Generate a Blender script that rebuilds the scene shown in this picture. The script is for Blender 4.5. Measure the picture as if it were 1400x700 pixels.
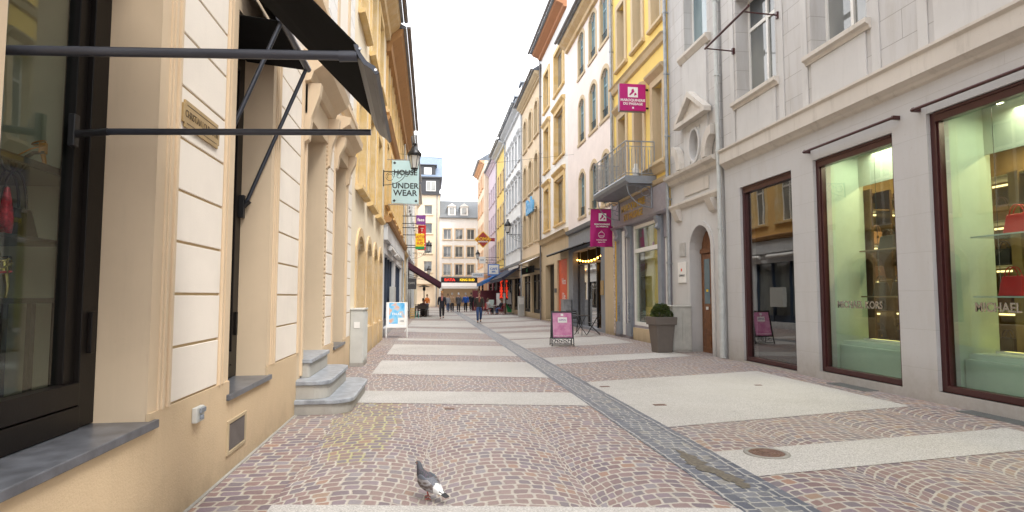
import bpy, bmesh, math, random
from mathutils import Vector, Matrix
random.seed(7)
C = bpy.context.scene.collection
S = bpy.context.scene
PI = math.pi
for o in list(bpy.data.objects): bpy.data.objects.remove(o)

# ------------------------------------------------------------------ camera, sky, sun, exposure
cam = bpy.data.cameras.new('camera'); camo = bpy.data.objects.new('camera', cam); C.objects.link(camo)
cam.sensor_width = 36; cam.lens = 820/1400*36; cam.clip_start = .05; cam.clip_end = 2000
camo.location = (0, 0, 1.5)
camo.rotation_euler = (PI/2+.06697286, 0, -.1342495)
S.camera = camo
S.render.resolution_x = 1024; S.render.resolution_y = 512
SUN_EL, SUN_ROT = math.radians(58), math.radians(140)
w = bpy.data.worlds.new('World'); S.world = w; w.use_nodes = True
nt = w.node_tree; N_ = nt.nodes; K_ = nt.links
bg = N_['Background']
sky = N_.new('ShaderNodeTexSky'); sky.sky_type = 'NISHITA'; sky.sun_disc = False
sky.sun_elevation = SUN_EL; sky.sun_rotation = SUN_ROT; sky.dust_density = 3
tc = N_.new('ShaderNodeTexCoord'); mp = N_.new('ShaderNodeMapping'); mp.inputs['Scale'].default_value = (1, 1, 2.4)
no = N_.new('ShaderNodeTexNoise'); no.inputs['Scale'].default_value = 2.6; no.inputs['Detail'].default_value = 9; no.inputs['Roughness'].default_value = .55
cr = N_.new('ShaderNodeValToRGB'); cr.color_ramp.elements[0].position = .32; cr.color_ramp.elements[0].color = (13.2, 13.8, 14.8, 1)
cr.color_ramp.elements[1].position = .62; cr.color_ramp.elements[1].color = (19, 19, 19.2, 1)
mx = N_.new('ShaderNodeMixRGB'); mx.inputs[0].default_value = .93
K_.new(tc.outputs['Generated'], mp.inputs[0]); K_.new(mp.outputs[0], no.inputs['Vector']); K_.new(no.outputs[0], cr.inputs[0])
K_.new(sky.outputs[0], mx.inputs[1]); K_.new(cr.outputs[0], mx.inputs[2]); K_.new(mx.outputs[0], bg.inputs[0])
bg.inputs[1].default_value = .1
sd = bpy.data.lights.new('sun', 'SUN'); sd.energy = 1.5; sd.angle = math.radians(16); sd.color = (1, .96, .9)
so = bpy.data.objects.new('sun', sd); C.objects.link(so)
so.rotation_euler = (math.radians(32), 0, math.radians(40))
S.view_settings.view_transform = 'Standard'; S.view_settings.look = 'None'; S.view_settings.gamma = 1
S.view_settings.exposure = .95
S.render.engine = 'CYCLES'
S.cycles.max_bounces = 8; S.cycles.diffuse_bounces = 4; S.cycles.glossy_bounces = 4; S.cycles.transparent_max_bounces = 12
S.cycles.caustics_reflective = False; S.cycles.caustics_refractive = False

# ------------------------------------------------------------------ material helpers
class NT:
    def __init__(s, name):
        s.m = bpy.data.materials.new(name); s.m.use_nodes = True
        s.t = s.m.node_tree; s.n = s.t.nodes; s.b = s.n['Principled BSDF']; s.out = s.n['Material Output']
        s.oc = s.n.new('ShaderNodeTexCoord').outputs['Object']
    def L(s, a, b): s.t.links.new(a, b)
    def setin(s, sock, v):
        if hasattr(v, 'is_linked'): s.L(v, sock)
        elif isinstance(v, (tuple, list)) and len(v) == 3 and sock.type == 'RGBA': sock.default_value = (*v, 1)
        else: sock.default_value = v
    def math(s, op, a, b=0, c=None, clamp=False):
        n = s.n.new('ShaderNodeMath'); n.operation = op; n.use_clamp = clamp
        s.setin(n.inputs[0], a); s.setin(n.inputs[1], b)
        if c is not None: s.setin(n.inputs[2], c)
        return n.outputs[0]
    def noise(s, scale, vec=None, detail=4, rough=.55, color=False, stretch=None):
        n = s.n.new('ShaderNodeTexNoise'); n.inputs['Scale'].default_value = scale
        n.inputs['Detail'].default_value = detail; n.inputs['Roughness'].default_value = rough
        v = vec or s.oc
        if stretch:
            q = s.n.new('ShaderNodeMapping'); q.inputs['Scale'].default_value = stretch; s.L(v, q.inputs[0]); v = q.outputs[0]
        s.L(v, n.inputs['Vector']); return n.outputs[1 if color else 0]
    def ramp(s, f, pts, interp='LINEAR'):
        n = s.n.new('ShaderNodeValToRGB'); n.color_ramp.interpolation = interp
        e = n.color_ramp.elements
        while len(e) < len(pts): e.new(.5)
        for q, (p, c) in zip(e, pts): q.position = p; q.color = (*c, 1) if len(c) == 3 else c
        s.L(f, n.inputs[0]); return n.outputs[0]
    def mix(s, f, a, b, mode='MIX'):
        n = s.n.new('ShaderNodeMixRGB'); n.blend_type = mode
        s.setin(n.inputs[0], f); s.setin(n.inputs[1], a); s.setin(n.inputs[2], b); return n.outputs[0]
    def sep(s, v):
        n = s.n.new('ShaderNodeSeparateXYZ'); s.L(v, n.inputs[0]); return n.outputs
    def comb(s, x, y, z=0):
        n = s.n.new('ShaderNodeCombineXYZ')
        for i, v in enumerate((x, y, z)): s.setin(n.inputs[i], v)
        return n.outputs[0]
    def bump(s, h, st=.3, dist=.01):
        n = s.n.new('ShaderNodeBump'); n.inputs['Strength'].default_value = st; n.inputs['Distance'].default_value = dist
        s.L(h, n.inputs['Height']); s.L(n.outputs[0], s.b.inputs['Normal'])
    def fin(s, col=None, rough=.7, metal=0, spec=None):
        if col is not None: s.setin(s.b.inputs['Base Color'], col)
        s.setin(s.b.inputs['Roughness'], rough); s.b.inputs['Metallic'].default_value = metal
        if spec is not None: s.b.inputs['Specular IOR Level'].default_value = spec
        return s.m
def sc(c, k): return tuple(min(1, x*k) for x in c)
MC = {}
def plain(name, col, rough=.6, metal=0, var=.12, scale=6, spec=None):
    if name in MC: return MC[name]
    t = NT(name); f = t.noise(scale, detail=5)
    c = t.ramp(f, [(.3, sc(col, 1-var)), (.7, sc(col, 1+var))])
    g = t.noise(scale*9, detail=3); t.bump(g, .12, .003)
    MC[name] = t.fin(c, rough, metal, spec); return MC[name]
def plaster(name, col, grain=90, st=.35, dirt=.25, var=.06, dirtcol=None, wash=None):
    if name in MC: return MC[name]
    t = NT(name)
    f = t.noise(.9, detail=6, rough=.65)
    c = t.ramp(f, [(.3, sc(col, 1-var)), (.7, sc(col, 1+var))])
    if wash:
        k = t.ramp(t.noise(2.2, detail=6, rough=.7), [(.42, (0, 0, 0)), (.68, (1, 1, 1))]); c = t.mix(k, c, wash)
    st_ = t.noise(2.2, detail=7, rough=.7, stretch=(2.2, 2.2, .22))
    k = t.ramp(st_, [(.52, (0, 0, 0)), (.78, (dirt,)*3)])
    c = t.mix(k, c, dirtcol or sc(col, .5))
    sp = t.noise(28, detail=2); k2 = t.ramp(sp, [(.66, (0, 0, 0)), (.74, (dirt*.5,)*3)]); c = t.mix(k2, c, sc(col, .6))
    PZ = t.sep(t.oc); lowm = t.math('SUBTRACT', 1, t.math('DIVIDE', PZ[2], .55), clamp=True)
    gm_ = t.math('MULTIPLY', t.math('MULTIPLY', lowm, lowm), t.math('MULTIPLY', t.noise(5, detail=6, rough=.75), 1.1), clamp=True); c = t.mix(gm_, c, sc(col, .42))
    pt_ = t.ramp(t.noise(.55, detail=2), [(.60, (0,)*3), (.62, (.22,)*3)]); c = t.mix(pt_, c, sc(col, 1.12))
    t.bump(t.noise(grain, detail=3, rough=.7), st, .004)
    MC[name] = t.fin(c, .85); return MC[name]
def glassmat(name, tint=(1, 1, 1), ior=1.5, boost=1.0):
    if name in MC: return MC[name]
    t = NT(name); t.n.remove(t.b)
    tr = t.n.new('ShaderNodeBsdfTransparent'); tr.inputs[0].default_value = (*tint, 1)
    gl = t.n.new('ShaderNodeBsdfGlossy'); gl.inputs['Roughness'].default_value = .005; gl.inputs[0].default_value = (1, 1, 1, 1)
    ge = t.n.new('ShaderNodeNewGeometry'); dt = t.n.new('ShaderNodeVectorMath'); dt.operation = 'DOT_PRODUCT'; t.L(ge.outputs['Normal'], dt.inputs[0]); t.L(ge.outputs['Incoming'], dt.inputs[1])
    r0 = ((ior-1)/(ior+1))**2; cs = t.math('SUBTRACT', 1, t.math('ABSOLUTE', dt.outputs['Value']), clamp=True)
    f = t.math('MULTIPLY', t.math('ADD', r0, t.math('MULTIPLY', t.math('POWER', cs, 5), 1-r0)), boost, clamp=True)
    bp = t.n.new('ShaderNodeBump'); bp.inputs['Strength'].default_value = .05; bp.inputs['Distance'].default_value = .02
    t.L(t.noise(1.3, detail=1), bp.inputs['Height']); t.L(bp.outputs[0], gl.inputs['Normal'])
    ms = t.n.new('ShaderNodeMixShader'); t.L(f, ms.inputs[0]); t.L(tr.outputs[0], ms.inputs[1]); t.L(gl.outputs[0], ms.inputs[2])
    t.L(ms.outputs[0], t.out.inputs[0]); MC[name] = t.m; return t.m
def emit(name, col, k):
    if name in MC: return MC[name]
    t = NT(name); t.b.inputs['Emission Color'].default_value = (*col, 1); t.b.inputs['Emission Strength'].default_value = k
    MC[name] = t.fin(col, .4); return MC[name]
def darkglass(name, a=(.05, .06, .07), b=(.2, .21, .2)):
    if name in MC: return MC[name]
    t = NT(name); f = t.noise(.8, detail=2, stretch=(1, 1, .5)); c = t.ramp(f, [(.4, a), (.62, b)])
    t.bump(t.noise(1.5, detail=1), .06, .02)
    MC[name] = t.fin(c, .03, 0, .9); return MC[name]

def cobble(name, W, A, h, bw, pal, mortar, moss=False, xy=False, sep_w=.008, dark=0):
    t = NT(name)
    P = t.sep(t.oc); nz = t.noise(3.5, detail=3, color=True); ns = t.sep(nz)
    x = t.math('ADD', P[1 if xy else 0], t.math('MULTIPLY', t.math('SUBTRACT', ns[0], .5), .07))
    if A > 0: x = t.math('ADD', x, t.math('MULTIPLY', t.math('SUBTRACT', t.noise(.8, detail=1), .5), .16))
    y = t.math('ADD', P[0 if xy else 1], t.math('MULTIPLY', t.math('SUBTRACT', ns[1], .5), .07))
    u = t.math('DIVIDE', x, W); col = t.math('FLOOR', u); fx = t.math('SUBTRACT', t.math('FRACT', u), .5)
    y2 = t.math('ADD', y, t.math('MULTIPLY', t.math('MULTIPLY', fx, fx), 4*A))
    y2 = t.math('ADD', y2, t.math('MULTIPLY', col, .371))
    v = t.math('DIVIDE', y2, h); row = t.math('FLOOR', v); fy = t.math('FRACT', v)
    wn0 = t.n.new('ShaderNodeTexWhiteNoise'); t.L(t.comb(row, col, 3.3), wn0.inputs[0])
    al = t.math('MULTIPLY', t.math('MULTIPLY', fx, W), t.math('ADD', 1, t.math('MULTIPLY', t.math('MULTIPLY', fx, fx), 1.5)))
    bwr = t.math('MULTIPLY', t.math('ADD', .82, t.math('MULTIPLY', wn0.outputs[0], .36)), bw)
    vx = t.math('ADD', t.math('DIVIDE', al, bwr), t.math('MULTIPLY', wn0.outputs[0], 7.7))
    cx = t.math('FLOOR', vx); fxx = t.math('FRACT', vx)
    wn = t.n.new('ShaderNodeTexWhiteNoise'); t.L(t.comb(cx, row, col), wn.inputs[0])
    dy = t.math('MULTIPLY', t.math('MINIMUM', fy, t.math('SUBTRACT', 1, fy)), h)
    dx = t.math('MULTIPLY', t.math('MINIMUM', fxx, t.math('SUBTRACT', 1, fxx)), bwr)
    if A > 0:   # the seam where two fans meet
        de = t.math('MULTIPLY', t.math('SUBTRACT', .5, t.math('ABSOLUTE', fx)), W); dx = t.math('MINIMUM', dx, t.math('ADD', de, .006))
    # rounded stone corners
    q = t.math('POWER', t.math('ADD', t.math('POWER', t.math('MAXIMUM', t.math('SUBTRACT', .03, dx), 0), 2), t.math('POWER', t.math('MAXIMUM', t.math('SUBTRACT', .03, dy), 0), 2)), .5)
    d = t.math('SUBTRACT', .03, q)
    fine = t.math('MULTIPLY', t.math('SUBTRACT', t.noise(45, detail=2), .5), .012)
    d = t.math('ADD', d, fine)
    mr = t.n.new('ShaderNodeMapRange'); mr.interpolation_type = 'SMOOTHSTEP'
    mr.inputs[1].default_value = sep_w*.55; mr.inputs[2].default_value = sep_w*1.25; t.L(d, mr.inputs[0]); k = mr.outputs[0]
    stone = t.ramp(wn.outputs[0], [(a_, (c_[0]*.86, c_[1]*.86, c_[2]*.88)) for a_, c_ in pal], 'CONSTANT')
    g = t.noise(60, detail=4, rough=.7); stone = t.mix(.55, stone, t.ramp(g, [(.25, (.3,)*3), (.75, (.72,)*3)]), 'OVERLAY')
    big = t.noise(.35, detail=4); stone = t.mix(t.ramp(big, [(.4, (0,)*3), (.7, (.35,)*3)]), stone, sc(mortar, .8))
    mcol = t.mix(t.ramp(t.noise(9, detail=3), [(.4, (0,)*3), (.7, (.6,)*3)]), mortar, sc(mortar, .55))
    if moss:
        mx_ = t.math('POWER', t.math('DIVIDE', t.math('SUBTRACT', P[0], -.75), .62), 2)
        my_ = t.math('POWER', t.math('DIVIDE', t.math('SUBTRACT', P[1], 7.7), 3.2), 2)
        fall = t.math('SUBTRACT', 1.0, t.math('ADD', mx_, my_), clamp=True)
        mk = t.math('MULTIPLY', t.math('GREATER_THAN', t.math('MULTIPLY', fall, t.noise(3, detail=5, rough=.7)), .3), .5)
        mcol = t.mix(mk, mcol, (.34, .32, .05))
    c = t.mix(k, mcol, stone)
    ht = t.math('ADD', t.math('MULTIPLY', t.math('MINIMUM', d, .02), 22), t.math('MULTIPLY', g, .22))
    t.bump(ht, .75, .012)
    return t.fin(c, .62 if not dark else .5)
PAL = [(0, (.20, .13, .13)), (.14, (.25, .17, .165)), (.28, (.165, .125, .145)), (.4, (.27, .18, .165)), (.5, (.22, .165, .19)), (.62, (.18, .15, .165)),
       (.72, (.24, .155, .14)), (.88, (.32, .19, .135)), (.925, (.25, .22, .235)), (.97, (.31, .21, .15))]
M = {}
M['cobble'] = cobble('porphyry_fans', 1.2, .33, .116, .128, PAL, (.44, .40, .35), moss=True, sep_w=.012)
M['cobble_row'] = cobble('porphyry_rows', 3.0, 0, .115, .15, PAL, (.42, .38, .32), moss=True, sep_w=.011)
M['basalt'] = cobble('basalt_setts', 9.0, 0, .105, .14, [(0, (.12, .13, .16)), (.3, (.15, .16, .19)), (.55, (.19, .195, .215)), (.8, (.14, .145, .165)), (.93, (.25, .24, .22))], (.38, .37, .34), xy=False, dark=1)
M['basalt_edge'] = cobble('basalt_border', 9.0, 0, .11, .17, [(0, (.09, .10, .13)), (.4, (.125, .135, .165)), (.8, (.105, .11, .14))], (.38, .37, .35), xy=True, dark=1)
t = NT('aggregate_concrete'); f = t.noise(70, detail=2, rough=.8)
c = t.ramp(f, [(.3, (.26, .245, .23)), (.5, (.45, .43, .405)), (.68, (.62, .60, .575))])
c = t.mix(t.ramp(t.noise(.7, detail=6, rough=.7), [(.4, (0,)*3), (.75, (.4,)*3)]), c, (.33, .30, .26))
c = t.mix(t.ramp(t.noise(240, detail=1), [(.60, (0,)*3), (.68, (.7,)*3)]), c, (.12, .11, .10))
vv = t.n.new('ShaderNodeTexVoronoi'); vv.inputs['Scale'].default_value = 2.3; t.L(t.oc, vv.inputs['Vector']); c = t.mix(t.ramp(vv.outputs['Distance'], [(.035, (.55,)*3), (.05, (0,)*3)]), c, (.17, .16, .15))
c = t.mix(t.ramp(t.noise(2.6, detail=7, rough=.8), [(.55, (0,)*3), (.75, (.35,)*3)]), c, (.26, .235, .20)); c = t.mix(t.ramp(t.noise(.25, detail=3), [(.45, (0,)*3), (.65, (.3,)*3)]), c, (.62, .60, .56)); t.bump(f, .35, .004)
M['band'] = t.fin(c, .8)

t = NT('ashlar_grey')   # grey rendered wall with incised block joints
P = t.sep(t.oc); bt = t.n.new('ShaderNodeTexBrick'); t.L(t.comb(P[1], t.math('ADD', P[2], .12), 0), bt.inputs['Vector'])
for a, b_ in (('Scale', 1), ('Mortar Size', .006), ('Mortar Smooth', .2), ('Brick Width', 1.15), ('Row Height', .46)): bt.inputs[a].default_value = b_
bt.inputs['Color1'].default_value = (.54, .53, .525, 1); bt.inputs['Color2'].default_value = (.49, .48, .475, 1); bt.inputs['Mortar'].default_value = (.31, .295, .28, 1)
c = t.mix(t.ramp(t.noise(2, detail=7, rough=.7, stretch=(2, 2, .25)), [(.46, (0,)*3), (.75, (.62,)*3)]), bt.outputs[0], (.36, .33, .29))
t.bump(t.math('SUBTRACT', t.noise(120, detail=2), t.math('MULTIPLY', bt.outputs['Fac'], 4)), .4, .004)
M['ashlar'] = t.fin(c, .85)
t = NT('ashlar_smooth')
P = t.sep(t.oc); bt = t.n.new('ShaderNodeTexBrick'); t.L(t.comb(P[1], t.math('ADD', P[2], .1), 0), bt.inputs['Vector'])
for a, b_ in (('Scale', 1), ('Mortar Size', .0035), ('Mortar Smooth', .3), ('Brick Width', 2.4), ('Row Height', .56)): bt.inputs[a].default_value = b_
bt.inputs['Color1'].default_value = (.50, .495, .495, 1); bt.inputs['Color2'].default_value = (.485, .48, .48, 1); bt.inputs['Mortar'].default_value = (.40, .39, .375, 1)
c = t.mix(t.ramp(t.noise(1.6, detail=8, rough=.75, stretch=(2, 2, .4)), [(.48, (0,)*3), (.8, (.45,)*3)]), bt.outputs[0], (.40, .375, .34))
lowm = t.math('SUBTRACT', 1, t.math('DIVIDE', P[2], .7), clamp=True); c = t.mix(t.math('MULTIPLY', t.math('MULTIPLY', lowm, t.noise(6, detail=6, rough=.75)), 1.0, clamp=True), c, (.27, .235, .19))
c = t.mix(t.ramp(t.noise(22, detail=2), [(.68, (0,)*3), (.73, (.35,)*3)]), c, (.33, .30, .27))
t.bump(t.math('SUBTRACT', t.noise(120, detail=3), t.math('MULTIPLY', bt.outputs['Fac'], 3)), .45, .004)
M['ashlar2'] = t.fin(c, .85)
M['grey'] = plaster('grey_render', (.54, .53, .52), dirt=.35)
M['greytrim'] = plaster('grey_stone_trim', (.56, .52, .47), dirt=.6, dirtcol=(.27, .24, .20))
M['plinth'] = plaster('beige_roughcast', (.62, .47, .30), grain=60, st=1.0, dirt=.22)
M['beige'] = plaster('beige_paint', (.66, .52, .36), st=.1, dirt=.15)
M['groove'] = plaster('ochre_joint', (.52, .38, .21), st=.1, dirt=.1)
M['panelw'] = plaster('white_panel', (.83, .76, .67), grain=50, st=.3, dirt=.1)
M['cream'] = plaster('cream_render', (.78, .68, .51), dirt=.15)
M['ochre'] = plaster('ochre_sandstone', (.58, .41, .21), grain=40, dirt=.35, wash=(.64, .51, .34), dirtcol=(.33, .2, .1))
M['ochre2'] = plaster('golden_sandstone', (.66, .46, .19), grain=40, dirt=.3, wash=(.72, .56, .34))
M['salmon'] = plaster('salmon_render', (.72, .42, .24), dirt=.25)
M['orange'] = plaster('orange_render', (.70, .44, .16), dirt=.3)
M['yellow'] = plaster('yellow_render', (.80, .58, .17), dirt=.12)
M['pink'] = plaster('pale_pink_render', (.82, .73, .68), dirt=.12)
M['white'] = plaster('white_render', (.80, .78, .75), dirt=.2)
M['tan'] = plaster('tan_render', (.70, .55, .38), dirt=.25)
M['sand'] = plaster('sandstone', (.56, .44, .28), dirt=.35, grain=40)
M['lilac'] = plaster('lilac_render', (.60, .50, .56), dirt=.15)
M['lgrey'] = plaster('light_grey_render', (.58, .59, .60), dirt=.25)
M['palebeige'] = plaster('pale_beige_render', (.78, .66, .50), dirt=.1)
M['browncornice'] = plaster('brown_painted_wood', (.40, .22, .09), dirt=.5, dirtcol=(.16, .08, .04))
M['redsoffit'] = plaster('red_brown_soffit', (.42, .19, .09), dirt=.3)
M['slate'] = plain('slate_roof', (.16, .18, .21), .5, var=.25, scale=3)
M['bluestone'] = plain('bluestone_slab', (.105, .11, .125), .33, var=.4, scale=7)
M['step'] = plaster('grey_step_stone', (.42, .40, .36), grain=70, dirt=.4)
M['zinc'] = plain('zinc_gutter', (.30, .32, .34), .45, .3, var=.2)
M['dkgutter'] = plain('dark_gutter', (.14, .13, .13), .5, .2, var=.2)
M['pipe'] = plain('grey_paint_pipe', (.48, .50, .49), .5, var=.12)
M['black'] = plain('black_metal', (.022, .022, .024), .38, .3)
M['blkblue'] = plain('dark_grey_aluminium', (.05, .055, .07), .32, .4)
M['dkwood'] = plain('dark_brown_frame', (.010, .008, .007), .4, spec=.18)
M['fabric_black'] = plain('black_canvas', (.010, .010, .010), .95, spec=.1)
M['maroon'] = plain('maroon_aluminium', (.06, .018, .018), .3, .2, var=.1)
M['maroonfab'] = plain('maroon_canvas', (.065, .02, .035), .9)
M['whitepaint'] = plain('white_paint', (.78, .77, .74), .4, var=.05)
M['whitewin'] = plain('white_window_paint', (.74, .73, .70), .4, var=.06)
M['bluewin'] = plain('blue_window_paint', (.22, .36, .42), .5, var=.1)
M['greypaint'] = plain('grey_blue_paint', (.22, .24, .27), .5, var=.1)
M['lilacpaint'] = plain('grey_lilac_paint', (.27, .25, .28), .5, var=.1)
M['whitefab'] = plain('white_canvas', (.75, .74, .72), .8, var=.05)
M['bluefab'] = plain('blue_canvas', (.03, .15, .42), .8)
M['navyfab'] = plain('navy_canvas', (.02, .025, .05), .85)
M['wood'] = plain('oak_door', (.20, .085, .035), .45, var=.3, scale=9)
M['gold'] = plain('gold_metal', (.75, .55, .2), .25, 1)
M['brass'] = plain('brass_plate', (.42, .29, .13), .45, .25)
M['steel'] = plain('brushed_steel', (.45, .45, .46), .25, 1)
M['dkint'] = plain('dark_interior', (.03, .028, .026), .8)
M['creamint'] = plain('cream_interior', (.75, .69, .54), .7, var=.05)
M['greenint'] = plain('green_glass_wall', (.48, .60, .49), .35, var=.04)
M['goldint'] = plain('bronze_panel', (.26, .175, .06), .4, .3, var=.2, scale=3)
M['whiteint'] = plain('white_ceiling', (.42, .48, .42), .7, var=.04)
M['glassw'] = darkglass('window_glass'); M['glassc'] = darkglass('curtained_glass', (.16, .17, .17), (.36, .36, .34)); M['glassb'] = darkglass('blue_glass', (.08, .13, .16), (.2, .27, .29))
M['shop'] = glassmat('shop_glass', (.84, .90, .87), 1.5, 1.25)
M['shopdark'] = glassmat('shop_glass_dark', (.55, .56, .55), 1.6, 2.6)
M['rubber'] = plain('dark_rubber', (.02, .02, .02), .7)
M['iron'] = plain('cast_iron_rust', (.17, .10, .075), .6, .3, var=.3, scale=20)
M['magenta'] = plain('magenta_cloth', (.42, .008, .16), .7, var=.06)
M['magsign'] = plain('magenta_sign', (.45, .01, .17), .35, var=.04)
M['letterw'] = plain('white_lettering', (.85, .85, .83), .5, var=.02)
M['letterk'] = plain('black_lettering', (.02, .025, .03), .5, var=.02)
M['letterg'] = plain('gold_lettering', (.50, .33, .05), .35, .5)
M['paleblue'] = plain('pale_blue_sign', (.50, .70, .74), .5, var=.03)
M['purple'] = plain('purple_sign', (.20, .05, .28), .5); M['red'] = plain('red_sign', (.62, .02, .02), .45); M['yellowsign'] = plain('yellow_sign', (.85, .62, .02), .45)
M['green'] = plain('green_sign', (.02, .30, .08), .5); M['orangered'] = plain('orange_red_poster', (.70, .10, .03), .5); M['winered'] = plain('wine_red_paint', (.16, .02, .035), .5)
M['graysheet'] = plain('pale_grey_cabinet', (.52, .52, .49), .5, var=.06); M['pot'] = plain('taupe_planter', (.135, .115, .10), .55, var=.06)
M['lampglass'] = plain('frosted_lamp_glass', (.62, .62, .60), .2, var=.03)
M['slatemat'] = plain('dark_board', (.05, .05, .055), .5); M['bluesign'] = plain('blue_sign', (.10, .22, .55), .5)

# ------------------------------------------------------------------ mesh helpers
def wl(o):
    v = Vector((0, 0, 0))
    while o is not None: v += o.location; o = o.parent
    return v
class F:
    def __init__(s, O, Sd, Nd): s.O = Vector(O); s.S = Vector(Sd); s.N = Vector(Nd)
    def p(s, a, z, d): return s.O + s.S*a + s.N*d + Vector((0, 0, z))
FL = F((-1.71, 0, 0), (0, 1, 0), (1, 0, 0))
FR = F((7.05, 0, 0), (0, 1, 0), (-1, 0, 0))
WO = F((0, 0, 0), (1, 0, 0), (0, 1, 0))     # s = X, d = Y
class MB:
    def __init__(s): s.v = []; s.f = []; s.mi = []; s.cur = 0; s.smooth = set()
    def add(s, vs, fs, smooth=False):
        b = len(s.v); s.v += [Vector(q) for q in vs]
        for q in fs:
            if smooth: s.smooth.add(len(s.f))
            s.f.append([i+b for i in q]); s.mi.append(s.cur)
        return s
    def box(s, f, a0, a1, z0, z1, d0, d1):
        vs = [f.p(a, z, d) for d in (d0, d1) for z in (z0, z1) for a in (a0, a1)]
        return s.add(vs, [(0, 1, 3, 2), (4, 6, 7, 5), (0, 4, 5, 1), (2, 3, 7, 6), (0, 2, 6, 4), (1, 5, 7, 3)])
    def bx(s, x0, x1, y0, y1, z0, z1): return s.box(WO, x0, x1, z0, z1, y0, y1)
    def prism(s, f, pts, d0, d1):       # polygon (a, z) extruded along d
        n = len(pts); vs = [f.p(a, z, d0) for a, z in pts]+[f.p(a, z, d1) for a, z in pts]
        return s.add(vs, [tuple(range(n)), tuple(range(2*n-1, n-1, -1))]+[(i, (i+1) % n, n+(i+1) % n, n+i) for i in range(n)])
    def prof(s, f, pts, a0, a1):        # profile (d, z) extruded along s
        n = len(pts); vs = [f.p(a0, z, d) for d, z in pts]+[f.p(a1, z, d) for d, z in pts]
        return s.add(vs, [tuple(range(n)), tuple(range(2*n-1, n-1, -1))]+[(i, (i+1) % n, n+(i+1) % n, n+i) for i in range(n)])
    def slab(s, pts, z0, z1):           # ground polygon
        n = len(pts); vs = [(x, y, z0) for x, y in pts]+[(x, y, z1) for x, y in pts]
        return s.add(vs, [tuple(range(n)), tuple(range(2*n-1, n-1, -1))]+[(i, (i+1) % n, n+(i+1) % n, n+i) for i in range(n)])
    def tube(s, pts, r, n=8, cap=True, r1=None):
        pts = [Vector(p) for p in pts]; b = len(s.v); rings = []
        for i, p in enumerate(pts):
            d = (pts[min(i+1, len(pts)-1)]-pts[max(i-1, 0)])
            if d.length < 1e-6: d = Vector((0, 0, 1))
            d.normalize(); up = Vector((0, 0, 1)) if abs(d.z) < .95 else Vector((1, 0, 0))
            a = d.cross(up).normalized(); c = d.cross(a)
            rr = r if r1 is None else r+(r1-r)*i/(len(pts)-1)
            rings.append([p+(a*math.cos(2*PI*k/n)+c*math.sin(2*PI*k/n))*rr for k in range(n)])
        vs = [q for R in rings for q in R]; fs = []
        for i in range(len(pts)-1):
            for k in range(n): fs.append((i*n+k, i*n+(k+1) % n, (i+1)*n+(k+1) % n, (i+1)*n+k))
        s.add(vs, fs, True)
        if cap: s.add(rings[0], [tuple(range(n))]); s.add(rings[-1], [tuple(range(n))])
        return s
    def lathe(s, c, pr, n=16, sx=1, sy=1, caps=True, rot=0):    # profile (r, z)
        c = Vector(c); vs = [c+Vector((r*sx*math.cos(2*PI*k/n+rot), r*sy*math.sin(2*PI*k/n+rot), z)) for r, z in pr for k in range(n)]
        fs = [(i*n+k, i*n+(k+1) % n, (i+1)*n+(k+1) % n, (i+1)*n+k) for i in range(len(pr)-1) for k in range(n)]
        s.add(vs, fs, n > 8)
        if caps:
            for j in (0, len(pr)-1):
                if pr[j][0] > 1e-4: s.add(vs[j*n:(j+1)*n], [tuple(range(n))])
        return s
    def build(s, name, mat, parent=None, bevel=0, local=False):
        me = bpy.data.meshes.new(name); off = Vector((0, 0, 0)) if local else wl(parent)
        me.from_pydata([tuple(q-off) for q in s.v], [], s.f)
        for m_ in (mat if isinstance(mat, (list, tuple)) else [mat]): me.materials.append(m_)
        for i, p in enumerate(me.polygons):
            p.material_index = s.mi[i]; p.use_smooth = i in s.smooth
        b = bmesh.new(); b.from_mesh(me); bmesh.ops.recalc_face_normals(b, faces=b.faces); b.to_mesh(me); b.free()
        o = bpy.data.objects.new(name, me); C.objects.link(o)
        if parent is not None: o.parent = parent
        if bevel:
            bv = o.modifiers.new('bevel', 'BEVEL'); bv.width = bevel; bv.segments = 2; bv.limit_method = 'ANGLE'
        return o
def tag(o, label=None, cat=None, group=None, kind=None):
    if label: o['label'] = label
    if cat: o['category'] = cat
    if group: o['group'] = group
    if kind: o['kind'] = kind
    return o
def thing(name, label, cat, loc=(0, 0, 0), rz=0, group=None):
    o = bpy.data.objects.new(name, None); C.objects.link(o); o.location = loc; o.rotation_euler = (0, 0, rz); o.empty_display_size = .2
    return tag(o, label, cat, group)
def struct(name, mb, m): return tag(mb.build(name, m), kind='structure')
def copy_tree(o, parent=None):
    c = o.copy(); C.objects.link(c); c.parent = parent
    for ch in list(o.children): copy_tree(ch, c)
    return c
def text(s, size, org, right, up, mat, parent, name='lettering', depth=.004, align='CENTER', bold=0, xs=1, local=False):
    cu = bpy.data.curves.new('t', 'FONT'); cu.body = s; cu.size = size; cu.extrude = depth; cu.align_x = align; cu.align_y = 'CENTER'; cu.offset = bold; cu.resolution_u = 3
    to = bpy.data.objects.new('t', cu); C.objects.link(to); dg = bpy.context.evaluated_depsgraph_get(); dg.update()
    me = bpy.data.meshes.new_from_object(to.evaluated_get(dg)); bpy.data.objects.remove(to)
    r = Vector(right).normalized(); u = Vector(up).normalized(); n = r.cross(u)
    mt = Matrix((r*xs, u, n)).transposed().to_4x4(); mt.translation = Vector(org)-(Vector((0, 0, 0)) if local else wl(parent))
    me.transform(mt); me.materials.clear(); me.materials.append(mat); me.name = name
    o = bpy.data.objects.new(name, me); C.objects.link(o); o.parent = parent; return o

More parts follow.
